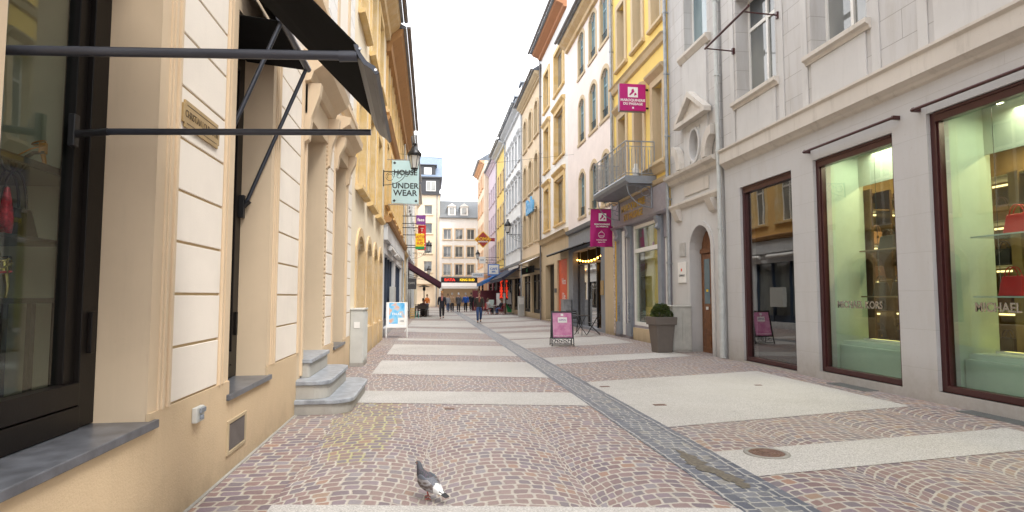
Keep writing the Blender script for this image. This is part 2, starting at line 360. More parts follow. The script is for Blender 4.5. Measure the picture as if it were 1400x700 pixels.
# ------------------------------------------------------------------ ground
mb = MB(); mb.add([(-300, -300, 0), (300, -300, 0), (300, 600, 0), (-300, 600, 0)], [(0, 1, 2, 3)]); struct('ground', mb, M['cobble'])
def sheet(name, pts, z, m): mb = MB(); mb.add([(x, y, z) for x, y in pts], [tuple(range(len(pts)))]); return struct(name, mb, m)
GL, G1, G2, GR = -1.12, 2.17, 2.71, 6.5
sheet('paving_strip', [(-1.9, -10), (GL, -10), (GL, 90), (-1.9, 90)], .004, M['cobble_row'])
sheet('gutter', [(G1+.12, -10), (G2-.12, -10), (G2-.12, 90), (G1+.12, 90)], .004, M['basalt'])
for a, b_ in ((G1, G1+.12), (G2-.12, G2)): sheet('gutter_border', [(a, -10), (b_, -10), (b_, 90), (a, 90)], .004, M['basalt_edge'])
for b0, b1, t0, t1 in ((2.6, 2.2, 4.62, 4.1), (8.81, 8.12, 9.89, 9.25), (12.0, 10.98, 14.43, 13.58), (15.9, 15.0, 19.2, 18.0), (20.9, 19.9, 21.9, 20.7), (26.0, 24.1, 28.9, 26.9),
                       (30.4, 28.9, 37.5, 36.3), (40.9, 39.3, 47.4, 46.1), (50, 49, 54, 53), (57, 56, 63, 62), (67, 66, 76, 75)):
    sheet('paving_band', [(GL, b0), (G1, b1), (G1, t1), (GL, t0)], .004, M['band'])
for b0, b1, t0, t1 in ((4.79, 5.35, 5.57, 6.12), (6.69, 7.5, 10.34, 11.4), (13.07, 14.45, 14.5, 15.55), (17.2, 18.85, 20.4, 22.1), (20.9, 22.5, 24.0, 25.6), (25.3, 27.6, 27.2, 29.3),
                       (28.9, 31.2, 32.9, 36), (34.6, 37.4, 38.5, 41), (41, 43, 46, 48), (50, 52, 55, 57), (59, 61, 66, 68), (70, 71, 78, 79)):
    sheet('paving_band', [(G2, b0), (GR, b1), (GR, t1), (G2, t0)], .004, M['band'])
mb = MB(); mb.bx(-1.72, -1.66, -8, 7.95, -.1, .012); struct('kerb_strip', mb, M['step'])

# ------------------------------------------------------------------ buildings
def arcpts(a0, a1, zs, rise, n=8):
    """points of a segmental arch from a0 to a1 springing at zs"""
    h = (a1-a0)/2; rise = min(rise, h); R = (h*h+rise*rise)/(2*rise); cz = zs+rise-R; th = math.asin(min(1, h/R)) if rise < h else PI/2
    return [((a0+a1)/2+R*math.sin(-th+2*th*i/n), cz+R*math.cos(-th+2*th*i/n)) for i in range(n+1)]
class B:
    def __init__(s, name, label, f, a0, a1, eave, wall, depth=9, th=.42, z0=0, base=None, cat='building', group=None):
        s.f = f; s.a0, s.a1, s.e, s.wall, s.depth, s.th, s.z0 = a0, a1, eave, wall, depth, th, z0
        s.ops = []; s.root = thing(name, label, cat, tuple(f.p((a0+a1)/2, 0, -.5)), 0, group)
        s.cut = 0
    def part(s, mb, name, m, bevel=0, parent=None): return mb.build(name, M[m] if isinstance(m, str) else m, parent or s.root, bevel)
    def opening(s, a0, a1, z0, z1, rise=0): s.ops.append((a0, a1, z0, z1, rise))
    def walls(s, ground=None, gz=4.0, body_from=0):
        f = s.f
        def region(lo, hi, m, name='wall'):
            mb = MB(); ops = [o for o in s.ops if o[3] > lo and o[2] < hi]
            xs = sorted({s.a0, s.a1, *[min(max(o[k], s.a0), s.a1) for o in ops for k in (0, 1)]})
            for x0, x1 in zip(xs, xs[1:]):
                if x1-x0 < 1e-4: continue
                xm = (x0+x1)/2; zz = [(max(lo, o[2]), min(hi, o[3])) for o in ops if o[0] < xm < o[1]]
                zz.sort(); z = lo
                for q0, q1 in zz:
                    if q0 > z+1e-4: mb.box(f, x0, x1, z, q0, -s.th, 0)
                    z = max(z, q1)
                if z < hi-1e-4: mb.box(f, x0, x1, z, hi, -s.th, 0)
            for a0, a1, z0, z1, r in ops:
                if r > 0:
                    ap = arcpts(a0, a1, z1-r, r, 10); h = len(ap)//2
                    mb.prism(f, [(a0, z1+.001)]+ap[:h+1][:0]+[(a0, z1-r)]+ap[1:h+1], -s.th+.001, -.001)
                    mb.prism(f, ap[h:-1]+[(a1, z1-r), (a1, z1+.001)], -s.th+.001, -.001)
            return mb
        if ground:
            mb = region(s.z0, gz, None); s.part(mb, 'ground_floor_wall', ground); lo = gz
        else: lo = s.z0
        mb = region(lo, s.e, None)
        mb.box(f, s.a0+.01, s.a1-.01, body_from, s.e-.02, -s.depth, -s.th-.02)
        s.part(mb, 'wall', s.wall)
    def win(s, a0, a1, z0, z1, sm=None, sw=.16, rise=0, fm='whitewin', gm='glassw', sill='', rec=.2, mull=1, trans=.7, hood=False, sd=.025, guard=False, sillw=.12):
        f = s.f; s.opening(a0, a1, z0, z1, rise); fw = .055
        mb = MB(); top = z1-(rise if rise else 0)
        for q0, q1 in ((a0, a0+fw), (a1-fw, a1)): mb.box(f, q0, q1, z0, z1, -rec-.05, -rec)
        mb.box(f, a0+fw, a1-fw, z0, z0+fw*1.3, -rec-.05, -rec+.001); mb.box(f, a0+fw, a1-fw, z1-fw, z1, -rec-.05, -rec+.001)
        zt = z0+(z1-z0)*trans if trans else 0
        if trans: mb.box(f, a0+fw, a1-fw, zt-.04, zt+.04, -rec-.05, -rec+.002)
        for k in range(mull):
            c = a0+(a1-a0)*(k+1)/(mull+1); mb.box(f, c-.035, c+.035, z0+fw, z1-fw, -rec-.05, -rec+.012)
        w = s.part(mb, 'window', fm)
        mb = MB(); mb.box(f, a0, a1, z0, z1, -rec-.035, -rec-.028); s.part(mb, 'pane', gm, 0, w)
        if sm:
            mb = MB(); e = sd
            mb.box(f, a0-sw, a0+.003, z0-.02, top, -.05, e); mb.box(f, a1-.003, a1+sw, z0-.02, top, -.05, e)
            if rise:
                A0 = arcpts(a0, a1, top, rise, 8); A1 = arcpts(a0-sw, a1+sw, top, rise+sw*.9, 8)
                for i in range(8): mb.prism(f, [A0[i], A0[i+1], A1[i+1], A1[i]], -.05, e)
            else: mb.box(f, a0-sw, a1+sw, z1-.003, z1+sw, -.05, e)
            # reveals in the same stone
            mb.box(f, a0-.002, a0+.012, z0, top, -rec, -.05); mb.box(f, a1-.012, a1+.002, z0, top, -rec, -.05)
            if hood: mb.prof(f, [(0, z1+sw), (.05, z1+sw), (.2, z1+sw+.16), (.22, z1+sw+.22), (0, z1+sw+.28)], a0-sw-.1, a1+sw+.1)
            s.part(mb, 'window_surround', sm, 0, w)
        if sill:
            mb = MB(); mb.prof(f, [(-rec, z0-.03), (.04, z0-.16), (sillw, z0-.12), (sillw, z0-.03), (-rec, z0+.005)], a0-sw-.05, a1+sw+.05); s.part(mb, 'sill', sill, 0, w)
        if guard:
            mb = MB()
            for zz in (z0+.08, z0+.42): mb.tube([f.p(a0, zz, -.06), f.p(a1, zz, -.06)], .015, 5)
            n = 7
            for k in range(n): x = a0+(a1-a0)*(k+.5)/n; mb.tube([f.p(x, z0+.06, -.06), f.p(x, z0+.42, -.06)], .01, 4)
            s.part(mb, 'window_guard', 'black', 0, w)
        return w
    def roof(s, over=.45, rise=4, run=5.5, m='slate', soffit=None, ct=.3, gutter='zinc', cornice=True):
        f = s.f; e = s.e; a0, a1 = s.a0, s.a1
        mb = MB(); mb.prof(f, [(over, e+.02), (over, e+.1), (-run, e+rise), (-s.depth, e+rise), (-s.depth, e+.02)], a0, a1); r = s.part(mb, 'roof', m)
        if cornice:
            mb = MB(); mb.prof(f, [(.002, e-ct*1.6), (over*.25, e-ct*1.5), (over*.3, e-ct), (over*.75, e-ct*.45), (over*.85, e), (.002, e)], a0+.01, a1-.01); s.part(mb, 'cornice', soffit or s.wall)
        mb = MB(); n = 7; pr = [(over+.09+.08*math.cos(PI+PI*k/n), e+.1+.08*math.sin(PI+PI*k/n)) for k in range(n+1)]
        mb.prof(f, pr, a0-.02, a1+.02); s.part(mb, 'gutter', gutter)
        return r
    def pipe(s, a, ztop, m='zinc', d=.1, r=.055, zlow=0, lowm=None):
        f = s.f; mb = MB(); mb.tube([f.p(a, zlow, d), f.p(a, ztop, d)], r, 10)
        z = zlow+1.2
        while z < ztop: mb.tube([f.p(a, z, d), f.p(a, z+.06, d)], r*1.3, 10); mb.box(f, a-.015, a+.015, z, z+.03, 0, d); z += 1.9
        s.part(mb, 'downpipe', m)
    def dormer(s, a, w=1.2, h=1.6, d=-.5, m='slate', front='whitewin', zb=.5):
        f = s.f; z = s.e+zb; mb = MB()
        mb.box(f, a-w/2, a+w/2, z, z+h, d-2.2, d); mb.prism(f, [(a-w/2-.12, z+h), (a+w/2+.12, z+h), (a, z+h+w*.35)], d-2.4, d+.14)
        o = s.part(mb, 'dormer', m)
        mb = MB(); mb.box(f, a-w/2+.16, a+w/2-.16, z+.25, z+h-.15, d+.002, d+.04); wn = s.part(mb, 'window', front, 0, o)
        for q in (-1, 1): pass
    def chimney(s, a, d=-4, w=.9, h=2.2, z=3):
        mb = MB(); mb.box(s.f, a-w/2, a+w/2, s.e+z-1, s.e+z+h, d-.6, d); mb.box(s.f, a-w/2-.06, a+w/2+.06, s.e+z+h, s.e+z+h+.12, d-.66, d+.06)
        for k in (-.2, .2): mb.lathe(s.f.p(a+k, s.e+z+h+.12, d-.3), [(.1, 0), (.11, .35)], 8)
        s.part(mb, 'chimney', 'salmon')

# ===== LEFT 1: beige boutique house
b = B('boutique_building', 'beige house with white panels and black framed shop windows, nearest on the left', FL, -8, 13.1, 13, 'panelw', th=.36)
f = FL
def skip(m_): pass
b.opening(.0, 1.3, .715, 3.95); b.opening(2.6, 3.96, .715, 3.95); b.opening(5.43, 6.63, .65, 4.05); b.opening(8.35, 9.8, .45, 3.95); b.opening(10.95, 12.15, .585, 4.05)
b.walls(gz=4.6, ground='beige', body_from=4.5)
for a0, a1, zt in ((-8, 1.3, .79), (1.3, 2.6, .79), (2.6, 3.96, .69), (3.96, 5.43, .785), (5.43, 6.63, .63), (6.63, 8.02, .765), (9.85, 10.95, .69), (10.95, 12.15, .565), (12.15, 13.1, .66)):
    mb = MB(); mb.box(f, a0, a1, 0, zt, .002, .022); b.part(mb, 'plinth', 'plinth')
ls = plaster('left_shaft', (.66, .52, .36), st=.1, dirt=.1)
def stripes(a, dirn, z0, z1):     # stepped architrave moulding
    mb = MB()
    for q0, q1, d in ((0, .13, .008), (.13, .16, .02), (.16, .19, .03), (.19, .24, .016), (.24, .27, .034), (.27, .30, .014)):
        x0, x1 = (a+q0*dirn, a+q1*dirn); mb.box(f, min(x0, x1), max(x0, x1), z0, z1, .001, d)
    return b.part(mb, 'moulding', 'beige')
zs = [.8, 1.16, 1.515, 1.87, 2.22, 2.58, 2.94, 3.31, 3.66, 4.01, 4.36]
def panel(a0, a1, zb):
    mb = MB(); mb.box(f, a0, a1, zb, 4.5, .001, .004); b.part(mb, 'panel_joint', 'groove')
    mb = MB()
    for z0, z1 in zip([zb]+zs[1:], zs[1:]+[4.5]): mb.box(f, a0, a1, z0+.010, z1-.010, .002, .017)
    b.part(mb, 'panel', 'panelw', .003)
for a, dr, zb in ((3.96, 1, .785), (5.43, -1, .785), (6.63, 1, .77), (8.3, -1, .77), (10.95, -1, .69), (2.6, -1, .79), (12.15, 1, .66)):
    stripes(a, dr, zb, 4.5)
panel(4.26, 5.13, .79); panel(6.93, 8.0, .77); panel(10.1, 10.66, .69); panel(12.45, 13.08, .66); panel(1.5, 2.3, .79)
# slate sills
for a0, a1, z in ((2.5, 4.04, .74), (5.36, 6.72, .675), (10.9, 12.25, .61), (-.1, 1.35, .74)):
    mb = MB(); mb.box(f, a0, a1, z-.05, z, -.5, .05); b.part(mb, 'sill', 'bluestone', .006)
# dark framed shop windows
def shopwin_left(a0, a1, z0, z1, rail=.26):
    mb = MB(); d = -.29
    for q0, q1, dd in ((a0, a0+.17, 0), (a1-.17, a1, 0)): mb.box(f, q0, q1, z0, z1, d-.09, d+dd)
    mb.box(f, a0+.17, a1-.17, z0, z0+rail/2-.004, d-.09, d+.012); mb.box(f, a0+.17, a1-.17, z0+rail/2+.004, z0+rail, d-.09, d+.006); mb.box(f, a0+.17, a1-.17, z1-.2, z1, d-.09, d+.006)
    for q0, q1 in ((a0+.17, a0+.27), (a1-.27, a1-.17)): mb.box(f, q0, q1, z0+rail, z1-.2, d-.1, d-.03)
    mb.box(f, a1-.11, a1-.07, z0+.42, z0+.66, d, d+.025)
    w_ = b.part(mb, 'shop_window', 'dkwood', .004)
    mb = MB(); mb.box(f, a0+.25, a1-.25, z0+rail, z1-.2, d-.07, d-.062); b.part(mb, 'pane', 'shop', 0, w_)
shopwin_left(2.6, 3.96, .745, 3.95); shopwin_left(5.43, 6.63, .68, 4.05); shopwin_left(10.95, 12.15, .62, 4.05); shopwin_left(0, 1.3, .74, 3.95)
# interiors (room shells)
mb = MB()
mb.box(f, -.3, 4.12, .3, .34, -3.2, -.42); mb.box(f, 4.12, 4.16, .3, 4.4, -3.2, -.4); mb.box(f, -.3, 4.12, .34, 4.4, -3.24, -3.2); mb.box(f, -.34, -.3, .3, 4.4, -3.2, -.42)
mb.box(f, -.3, 4.12, 4.36, 4.4, -3.2, -.42)
b.part(mb, 'display_room', 'creamint')
mb = MB(); mb.box(f, 5.2, 7.0, .3, .34, -1.6, -.42); mb.box(f, 5.2, 7.0, .3, 4.4, -1.64, -1.6); mb.box(f, 7.0, 7.04, .3, 4.4, -1.6, -.4); mb.box(f, 5.16, 5.2, .3, 4.4, -1.6, -.4)
mb.box(f, 10.7, 12.6, .3, 4.4, -.8, -.76)
b.part(mb, 'display_room', 'dkint')
# entrance door in deep recess
mb = MB(); mb.box(f, 8.35, 9.8, .45, 3.95, -.42, -.34)
for z0, z1 in ((.7, 1.5), (1.7, 3.0), (3.15, 3.8)):
    for a0 in (8.5, 9.15): mb.box(f, a0, a0+.5, z0, z1, -.34, -.32)
dr = b.part(mb, 'door', 'dkwood', .004); mb = MB(); mb.tube([f.p(9.03, 1.5, -.29), f.p(9.03, 1.9, -.29)], .015, 8); b.part(mb, 'handle', 'brass', 0, dr)
mb = MB(); mb.box(f, 8.30, 8.38, .45, 3.98, -.34, .03); mb.box(f, 9.77, 9.9, .45, 3.98, -.34, .03)
for q in range(46): mb.box(f, 9.80, 9.87, .75+q*.07, .79+q*.07, .03, .042)
mb.box(f, 8.2, 9.98, 3.95, 4.35, 0, .05); mb.prof(f, [(0, 4.35), (.1, 4.38), (.14, 4.5), (.30, 4.62), (.34, 4.75), (0, 4.8)], 8.1, 10.1)
for a in (8.2, 9.86): mb.prof(f, [(0, 3.55), (.07, 3.6), (.1, 3.9), (.2, 4.2), (.22, 4.37), (0, 4.37)], a, a+.14)
b.part(mb, 'door_surround', 'beige', .004)
mb = MB(); mb.box(f, 10.75, 12.35, 4.05, 4.28, 0, .05); mb.prof(f, [(0, 4.28), (.12, 4.3), (.16, 4.42), (.28, 4.5), (.30, 4.62), (0, 4.68)], 10.6, 12.5)
for a in (10.72, 12.22): mb.prof(f, [(0, 3.7), (.06, 3.75), (.09, 3.95), (.18, 4.15), (.2, 4.3), (0, 4.3)], a, a+.16)
b.part(mb, 'window_cornice', 'beige', .004)
mb = MB(); mb.prof(f, [(0, 4.95), (.05, 4.97), (.08, 5.05), (.12, 5.1), (.12, 5.2), (.0, 5.24)], -8, 13.1); b.part(mb, 'string_course', 'beige')
for zb in (5.9, 9.4):
    for a in (.3, 2.75, 5.5, 8.4, 11.0): b.win(a, a+1.15, zb, zb+2.3, 'beige', .2, fm='whitewin', gm='glassc', sill='beige', hood=True)
mb = MB()
for zb in (5.5, 9.0):
    for a0, a1 in ((6.95, 8.05), (9.85, 10.7), (12.45, 13.05), (4.25, 5.2)):
        for k in range(9): mb.box(f, a0, a1, zb+k*.36, zb+k*.36+.34, .002, .02)
b.part(mb, 'panel', 'white')
b.roof(.5, 3, soffit='beige')

# ===== LEFT 2: cream house with golden stone arches
b = B('arched_house', 'cream house with golden stone window surrounds and row of narrow arched doorways', FL, 13.1, 22.0, 11.6, 'cream')
for a0, a1 in ((14.15, 15.5), (16.3, 17.4), (18.2, 19.2), (20.0, 21.1)): b.win(a0, a1, .7, 2.95, 'ochre', .22, rise=.3, fm='dkwood', gm='glassw', rec=.3, mull=0, trans=.8, sd=.04)
mb = MB()
for a0, a1 in ((13.9, 15.75), (16.05, 17.65), (17.95, 19.45), (19.8, 21.4)): mb.box(f, a0, a1, 0, .68, 0, .06)
b.part(mb, 'arch_base', 'ochre', .005)
for zb, h in ((4.05, 2.5), (8.15, 2.4)):
    for a0, a1 in ((14.0, 15.3), (16.5, 17.7), (19.0, 20.3)): b.win(a0, a1, zb, zb+h, 'ochre2', .25, fm='whitewin', gm='glassc', sill='ochre2', sd=.05, sillw=.17)
b.walls(); b.roof(.62, 3, soffit='ochre', ct=.45, gutter='dkgutter')

# ===== LEFT 3: salmon/orange house with shopfront
b = B('orange_house', 'orange rendered house with heavy brown cornice above a white and navy shopfront', FL, 22.0, 36.0, 11.4, 'orange')
for zb, h in ((5.0, 2.3), (8.5, 2.1)):
    for k in range(6): a0 = 22.6+k*2.2; b.win(a0, a0+1.1, zb, zb+h, 'ochre2', .2, fm='whitewin', gm='glassc', sill='ochre2', sd=.05)
b.opening(22.5, 28.2, .3, 3.1); b.opening(29.5, 35.3, .3, 3.1)
b.walls(gz=4.3, ground='lgrey')
mb = MB(); mb.box(f, 22.1, 35.9, 3.55, 4.15, 0, .14); b.part(mb, 'fascia', 'lgrey', .01)
mb = MB(); mb.prof(f, [(0, 4.16), (.25, 4.2), (.3, 4.34), (0, 4.42)], 22.0, 36); b.part(mb, 'string_course', 'browncornice')
mb = MB(); mb.prof(f, [(0, 7.85), (.1, 7.9), (.2, 8.1), (0, 8.16)], 22.0, 36); b.part(mb, 'string_course', 'browncornice')
for a0, a1 in ((22.5, 28.2), (29.5, 35.3)):
    mb = MB(); n = 4
    for k in range(n+1): x = a0+(a1-a0)*k/n; mb.box(f, x-.05, x+.05, .3, 3.1, -.3, -.1)
    mb.box(f, a0, a1, .3, .6, -.28, -.12); wv = b.part(mb, 'shop_window', plain('navy_paint', (.03, .045, .075), .45), .004)
    mb = MB(); mb.box(f, a0, a1, .6, 3.1, -.22, -.21); b.part(mb, 'pane', 'glassw', 0, wv)
for z in (11.4,):
    b.roof(.72, 3.2, soffit='browncornice', ct=.55, gutter='dkgutter')
b.pipe(35.8, 11.2, 'pipe')
mb = MB()
for k in range(2): mb.tube([f.p(24+k*3.5, 3.4, .1), f.p(26.8+k*3.5, 3.4, .1)], .1, 10)
b.part(mb, 'awning_roll', 'whitefab')

# ===== LEFT far
def simple(name, label, f, a0, a1, e, wall, rows, n, ww, wh, sm=None, fm='whitewin', gm='glassw', ground=None, sh=True, over=.4, dorm=0, rise=0, soffit=None, hood=False, gutter='zinc', sill=None, awm=None, inset=.5, sw=.15, fmg='dkwood', roofrise=4, sd=.03, guard=False, grp=None, shop_z=3.0):
    b = B(name, label, f, a0, a1, e, wall, group=grp)
    st = (a1-a0-2*inset)/n
    for zb in rows:
        for k in range(n):
            c = a0+inset+st*(k+.5); b.win(c-ww/2, c+ww/2, zb, zb+wh, sm, sw, rise=rise, fm=fm, gm=gm if (k+int(zb)) % 3 else 'glassc', sill=sill or sm or wall, hood=hood, sd=sd, guard=guard)
    if sh:
        m_ = (a0+a1)/2
        for q0, q1 in ((a0+.5, m_-.35), (m_+.35, a1-.5)): b.opening(q0, q1, .35, shop_z)
    b.walls(gz=4.2, ground=ground or wall)
    if sh:
        for q0, q1 in ((a0+.5, m_-.35), (m_+.35, a1-.5)):
            mb = MB(); k = max(2, int((q1-q0)/1.3))
            for i in range(k+1): x = q0+(q1-q0)*i/k; mb.box(f, x-.05, x+.05, .35, shop_z, -.28, -.14)
            mb.box(f, q0, q1, .35, .6, -.27, -.15); mb.box(f, q0, q1, shop_z-.5, shop_z-.42, -.27, -.15); wv = b.part(mb, 'shop_window', fmg)
            mb = MB(); mb.box(f, q0, q1, .6, shop_z, -.22, -.21); b.part(mb, 'pane', 'glassw', 0, wv)
    mb = MB(); mb.prof(f, [(0, 4.05), (.12, 4.1), (.2, 4.26), (0, 4.32)], a0, a1); b.part(mb, 'string_course', sm or wall)
    b.roof(over, roofrise, soffit=soffit, gutter=gutter)
    for k in range(dorm): b.dormer(a0+(a1-a0)*(k+.5)/dorm, d=-.2)
    return b
b = simple('terraced_house', 'narrow ochre terraced house with a row of windows, past the brown cornice house', FL, 36, 41.5, 11.8, 'ochre2', (4.9, 8.3), 3, 1.0, 2.1, 'ochre', sh=True, soffit='browncornice'); b.pipe(41.3, 11.5, 'pipe')
b = simple('terraced_house', 'white terraced house with grey dormers high over the maroon awning', FL, 41.5, 50, 12.6, 'white', (4.9, 8.2), 4, .95, 2.0, 'lgrey', dorm=3, over=.5); b.pipe(49.8, 12.3, 'pipe')
b = simple('terraced_house', 'pale grey terraced house with dormers before the purple sign end of the left row', FL, 50, 62, 13.2, 'lgrey', (4.9, 8.2, 11), 5, .95, 1.8, 'white', dorm=3, over=.5)
b = simple('terraced_house', 'cream terraced house last in the left row before the slate roofed corner block', FL, 62, 76, 13, 'cream', (4.9, 8.2), 6, .95, 1.8, 'tan', over=.4)

# ===== RIGHT 1: grey shop building
f = FR
b = B('grey_shop_building', 'grey stone-jointed building with maroon framed leather goods shop windows, nearest on the right', FR, -8, 13.6, 14, 'ashlar', th=.36)
SW = ((10.9, 12.9, .05, 4.0), (8.27, 10.22, .14, 4.03), (5.55, 7.62, .17, 4.12), (2.9, 4.9, .17, 4.12), (.2, 2.2, .17, 4.12))
for q in SW: b.opening(*q)
for a0, a1 in ((11.3, 12.9), (8.7, 10.15), (5.9, 7.4), (3.2, 4.7), (.5, 2.0)):
    for zb in (6.0, 9.6): b.win(a0, a1, zb, zb+2.45, None, .0, fm='whitewin', gm='glassc' if a0 < 11 else 'glassw', rec=.32, sill='')
b.walls(gz=4.6, ground='ashlar2', body_from=4.55)
for a0, a1 in ((11.3, 12.9), (8.7, 10.15), (5.9, 7.4), (3.2, 4.7)): mb = MB(); mb.prof(f, [(-.3, 5.99), (0, 5.84), (.05, 5.84), (.07, 5.9), (.13, 5.93), (.13, 6.01), (-.3, 6.03)], a0-.12, a1+.12); b.part(mb, 'sill', 'greytrim', .004)
mb = MB()
for a0, a1 in ((11.3, 12.9), (8.7, 10.15), (5.9, 7.4), (3.2, 4.7)):
    mb.box(f, a0+.02, a1-.02, 5.0, 5.84, .002, .03); mb.box(f, a0-.28, a0-.1, 5.0, 9.4, .002, .02); mb.box(f, a1+.1, a1+.28, 5.0, 9.4, .002, .02)
b.part(mb, 'apron_panel', 'grey', .004)
mb = MB(); mb.prof(f, [(0, 4.55), (.04, 4.58), (.07, 4.62), (.12, 4.66), (.15, 4.68), (.15, 4.94), (.19, 4.98), (.19, 5.02), (0, 5.06)], -8, 13.55); b.part(mb, 'string_course', 'greytrim')
mb = MB()
for a0, a1, z0, z1 in SW: mb.box(f, a0, a1, -.01, z0, -.25, -.01)
for a0, a1 in ((-8, .2), (2.2, 2.9), (4.9, 5.55)): mb.box(f, a0, a1, 0, .2, .001, .03)
b.part(mb, 'threshold', 'step')
def frame_r(a0, a1, z0, z1, gm='shop'):
    mb = MB(); d = -.06; w = .085
    for q0, q1 in ((a0, a0+w), (a1-w, a1)): mb.box(f, q0, q1, z0, z1, d-.12, d); 
    mb.box(f, a0+w, a1-w, z0, z0+.09, d-.12, d); mb.box(f, a0+w, a1-w, z1-.14, z1, d-.12, d)
    mb.box(f, a0+w, a1-w, z1-.04, z1, d, d+.02)
    for q0, q1 in ((a0+w, a0+w+.03), (a1-w-.03, a1-w)): mb.box(f, q0, q1, z0+.09, z1-.14, d-.12, d-.03)
    wv = b.part(mb, 'shop_window', 'maroon', .004); mb = MB(); mb.box(f, a0+w, a1-w, z0+.08, z1-.13, d-.085, d-.075); b.part(mb, 'pane', gm, 0, wv); return wv
W3 = None
ws = [frame_r(*q, gm=('shopdark' if i == 0 else 'shop')) for i, q in enumerate(SW)]
for i, x in ((1, 9.30), (2, 6.57)):
    text('MICHAEL KORS', .17, (7.05+.127, x, 1.35), (0, -1, 0), (0, 0, 1), M['steel'], ws[i], depth=.004, bold=.004, xs=.92)
# interiors
mb = MB(); zc = 4.25
mb.box(f, -1, 10.6, .02, .06, -3.0, -.37); b.part(mb, 'shop_floor', plain('dark_shop_floor', (.10, .085, .065), .4))
mb = MB(); mb.box(f, -1, 10.6, zc, zc+.05, -3.1, -.37); mb.box(f, -1, 10.6, 3.55, zc, -.95, -.93); b.part(mb, 'shop_ceiling', 'whiteint')
mb = MB()
for a in (10.26, 7.66, 4.94, 2.24): mb.box(f, a-.03, a+.03, .06, zc, -1.02, -.37)
b.part(mb, 'partition', 'greenint')
mb = MB()
for q0, q1 in ((8.27, 10.2), (5.4, 7.6), (2.75, 4.88)):
    mb.box(f, q0+.02, q1-.02, .07, .62, -1.02, -.40); mb.box(f, q0+.04, q1-.04, .62, .70, -1.0, -.45)
b.part(mb, 'display_platform', 'greenint', .004)
mb = MB(); mb.box(f, -1, 10.6, .06, zc, -3.1, -3.05); mb.box(f, 10.58, 10.62, .06, zc, -3.05, -1.04); mb.box(f, -1.04, -1, .06, zc, -3.05, -.4)
b.part(mb, 'back_wall', 'goldint')
mb = MB(); mb.box(f, 10.7, 13.3, .0, .04, -1.5, -.37); mb.box(f, 10.7, 13.3, 0, zc, -1.55, -1.5); mb.box(f, 13.26, 13.3, 0, zc, -1.5, -.37); mb.box(f, 10.66, 10.7, 0, zc, -1.5, -.37); b.part(mb, 'dark_lobby', 'dkint')
b.roof(.5, 3)
b.pipe(13.68, 13.5, 'pipe', d=.11, r=.05, zlow=.03)
mb = MB()
mb.tube([f.p(13.68, .03, .11), f.p(13.68, 2.5, .11)], .066, 12); b.part(mb, 'pipe_sleeve', 'pipe')

# door bay
b = B('grey_entrance_bay', 'light grey stone entrance bay with arched oak door, triangular pediment and oval niche', FR, 13.75, 16.9, 14, 'ashlar', th=.5, cat='building')
b.opening(14.35, 15.62, 0, 3.38, .62); b.opening(14.76, 15.40, 5.10, 6.02)
b.win(14.35, 15.75, 8.25, 10.4, None, 0, fm='whitewin', gm='glassb', rec=.25, mull=0, trans=0)
b.walls(gz=4.7, ground='grey')
mb = MB(); mb.prof(f, [(-.2, 8.24), (0, 8.05), (.06, 8.05), (.15, 8.18), (.15, 8.26), (-.2, 8.28)], 14.15, 15.95); b.part(mb, 'sill', 'greytrim', .004)
mb = MB()   # projecting centre panel, pediment, niche
mb.box(f, 14.35, 15.8, 6.02, 8.05, .001, .05); mb.box(f, 14.35, 15.8, 5.0, 5.10, .001, .05); mb.box(f, 14.35, 14.76, 5.1, 6.02, .001, .05); mb.box(f, 15.40, 15.8, 5.1, 6.02, .001, .05)
nn = 24; EL = [(15.08+.27*math.cos(2*PI*k/nn+PI/nn*0), 5.56+.42*math.sin(2*PI*k/nn)) for k in range(nn)]
def outw(k):
    q = 2*PI*k/nn; cx_, sx_ = math.cos(q), math.sin(q); m_ = min(.32/abs(cx_) if abs(cx_) > 1e-6 else 9, .46/abs(sx_) if abs(sx_) > 1e-6 else 9); return (15.08+cx_*m_, 5.56+sx_*m_)
for k in range(nn): mb.prism(f, [EL[k], EL[(k+1) % nn], outw((k+1) % nn), outw(k)], -.2, .05)
b.part(mb, 'centre_panel', 'grey')
mb = MB(); A = (14.1, 6.25); Bp = (16.05, 6.25); Cp = (15.08, 7.0)
mb.prism(f, [(14.1, 6.2), (16.05, 6.2), (16.05, 6.32), (14.1, 6.32)], .05, .26)
mb.prism(f, [(14.1, 6.32), (14.3, 6.32), (15.08, 6.86), (15.08, 7.02)], .05, .26); mb.prism(f, [(16.05, 6.32), (15.85, 6.32), (15.08, 6.86), (15.08, 7.02)], .05, .26)
mb.prism(f, [(14.32, 6.33), (15.84, 6.33), (15.08, 6.84)], .05, .12)
b.part(mb, 'pediment', 'greytrim', .004)
mb = MB(); n = 20; R0 = [(15.08+.27*math.cos(2*PI*k/n), 5.56+.42*math.sin(2*PI*k/n)) for k in range(n)]; R1 = [(15.08+.34*math.cos(2*PI*k/n), 5.56+.49*math.sin(2*PI*k/n)) for k in range(n)]
for k in range(n): mb.prism(f, [R0[k], R0[(k+1) % n], R1[(k+1) % n], R1[k]], .05, .10)
nf = b.part(mb, 'oval_niche', 'grey')
mb = MB(); mb.box(f, 14.76, 15.40, 5.10, 6.02, -.30, -.26); b.part(mb, 'niche_back', 'grey', 0, nf)
mb = MB()   # entablature
mb.prof(f, [(0, 4.70), (.10, 4.74), (.14, 4.84), (.24, 4.90), (.26, 4.98), (0, 5.03)], 13.75, 16.85)
mb.prof(f, [(0, 3.95), (.06, 3.98), (.12, 4.08), (.12, 4.14), (0, 4.18)], 13.75, 16.85)
for a in (14.15, 16.3): mb.prof(f, [(0, 3.62), (.08, 3.66), (.14, 3.8), (.2, 3.95), (0, 3.98)], a-.16, a+.16)
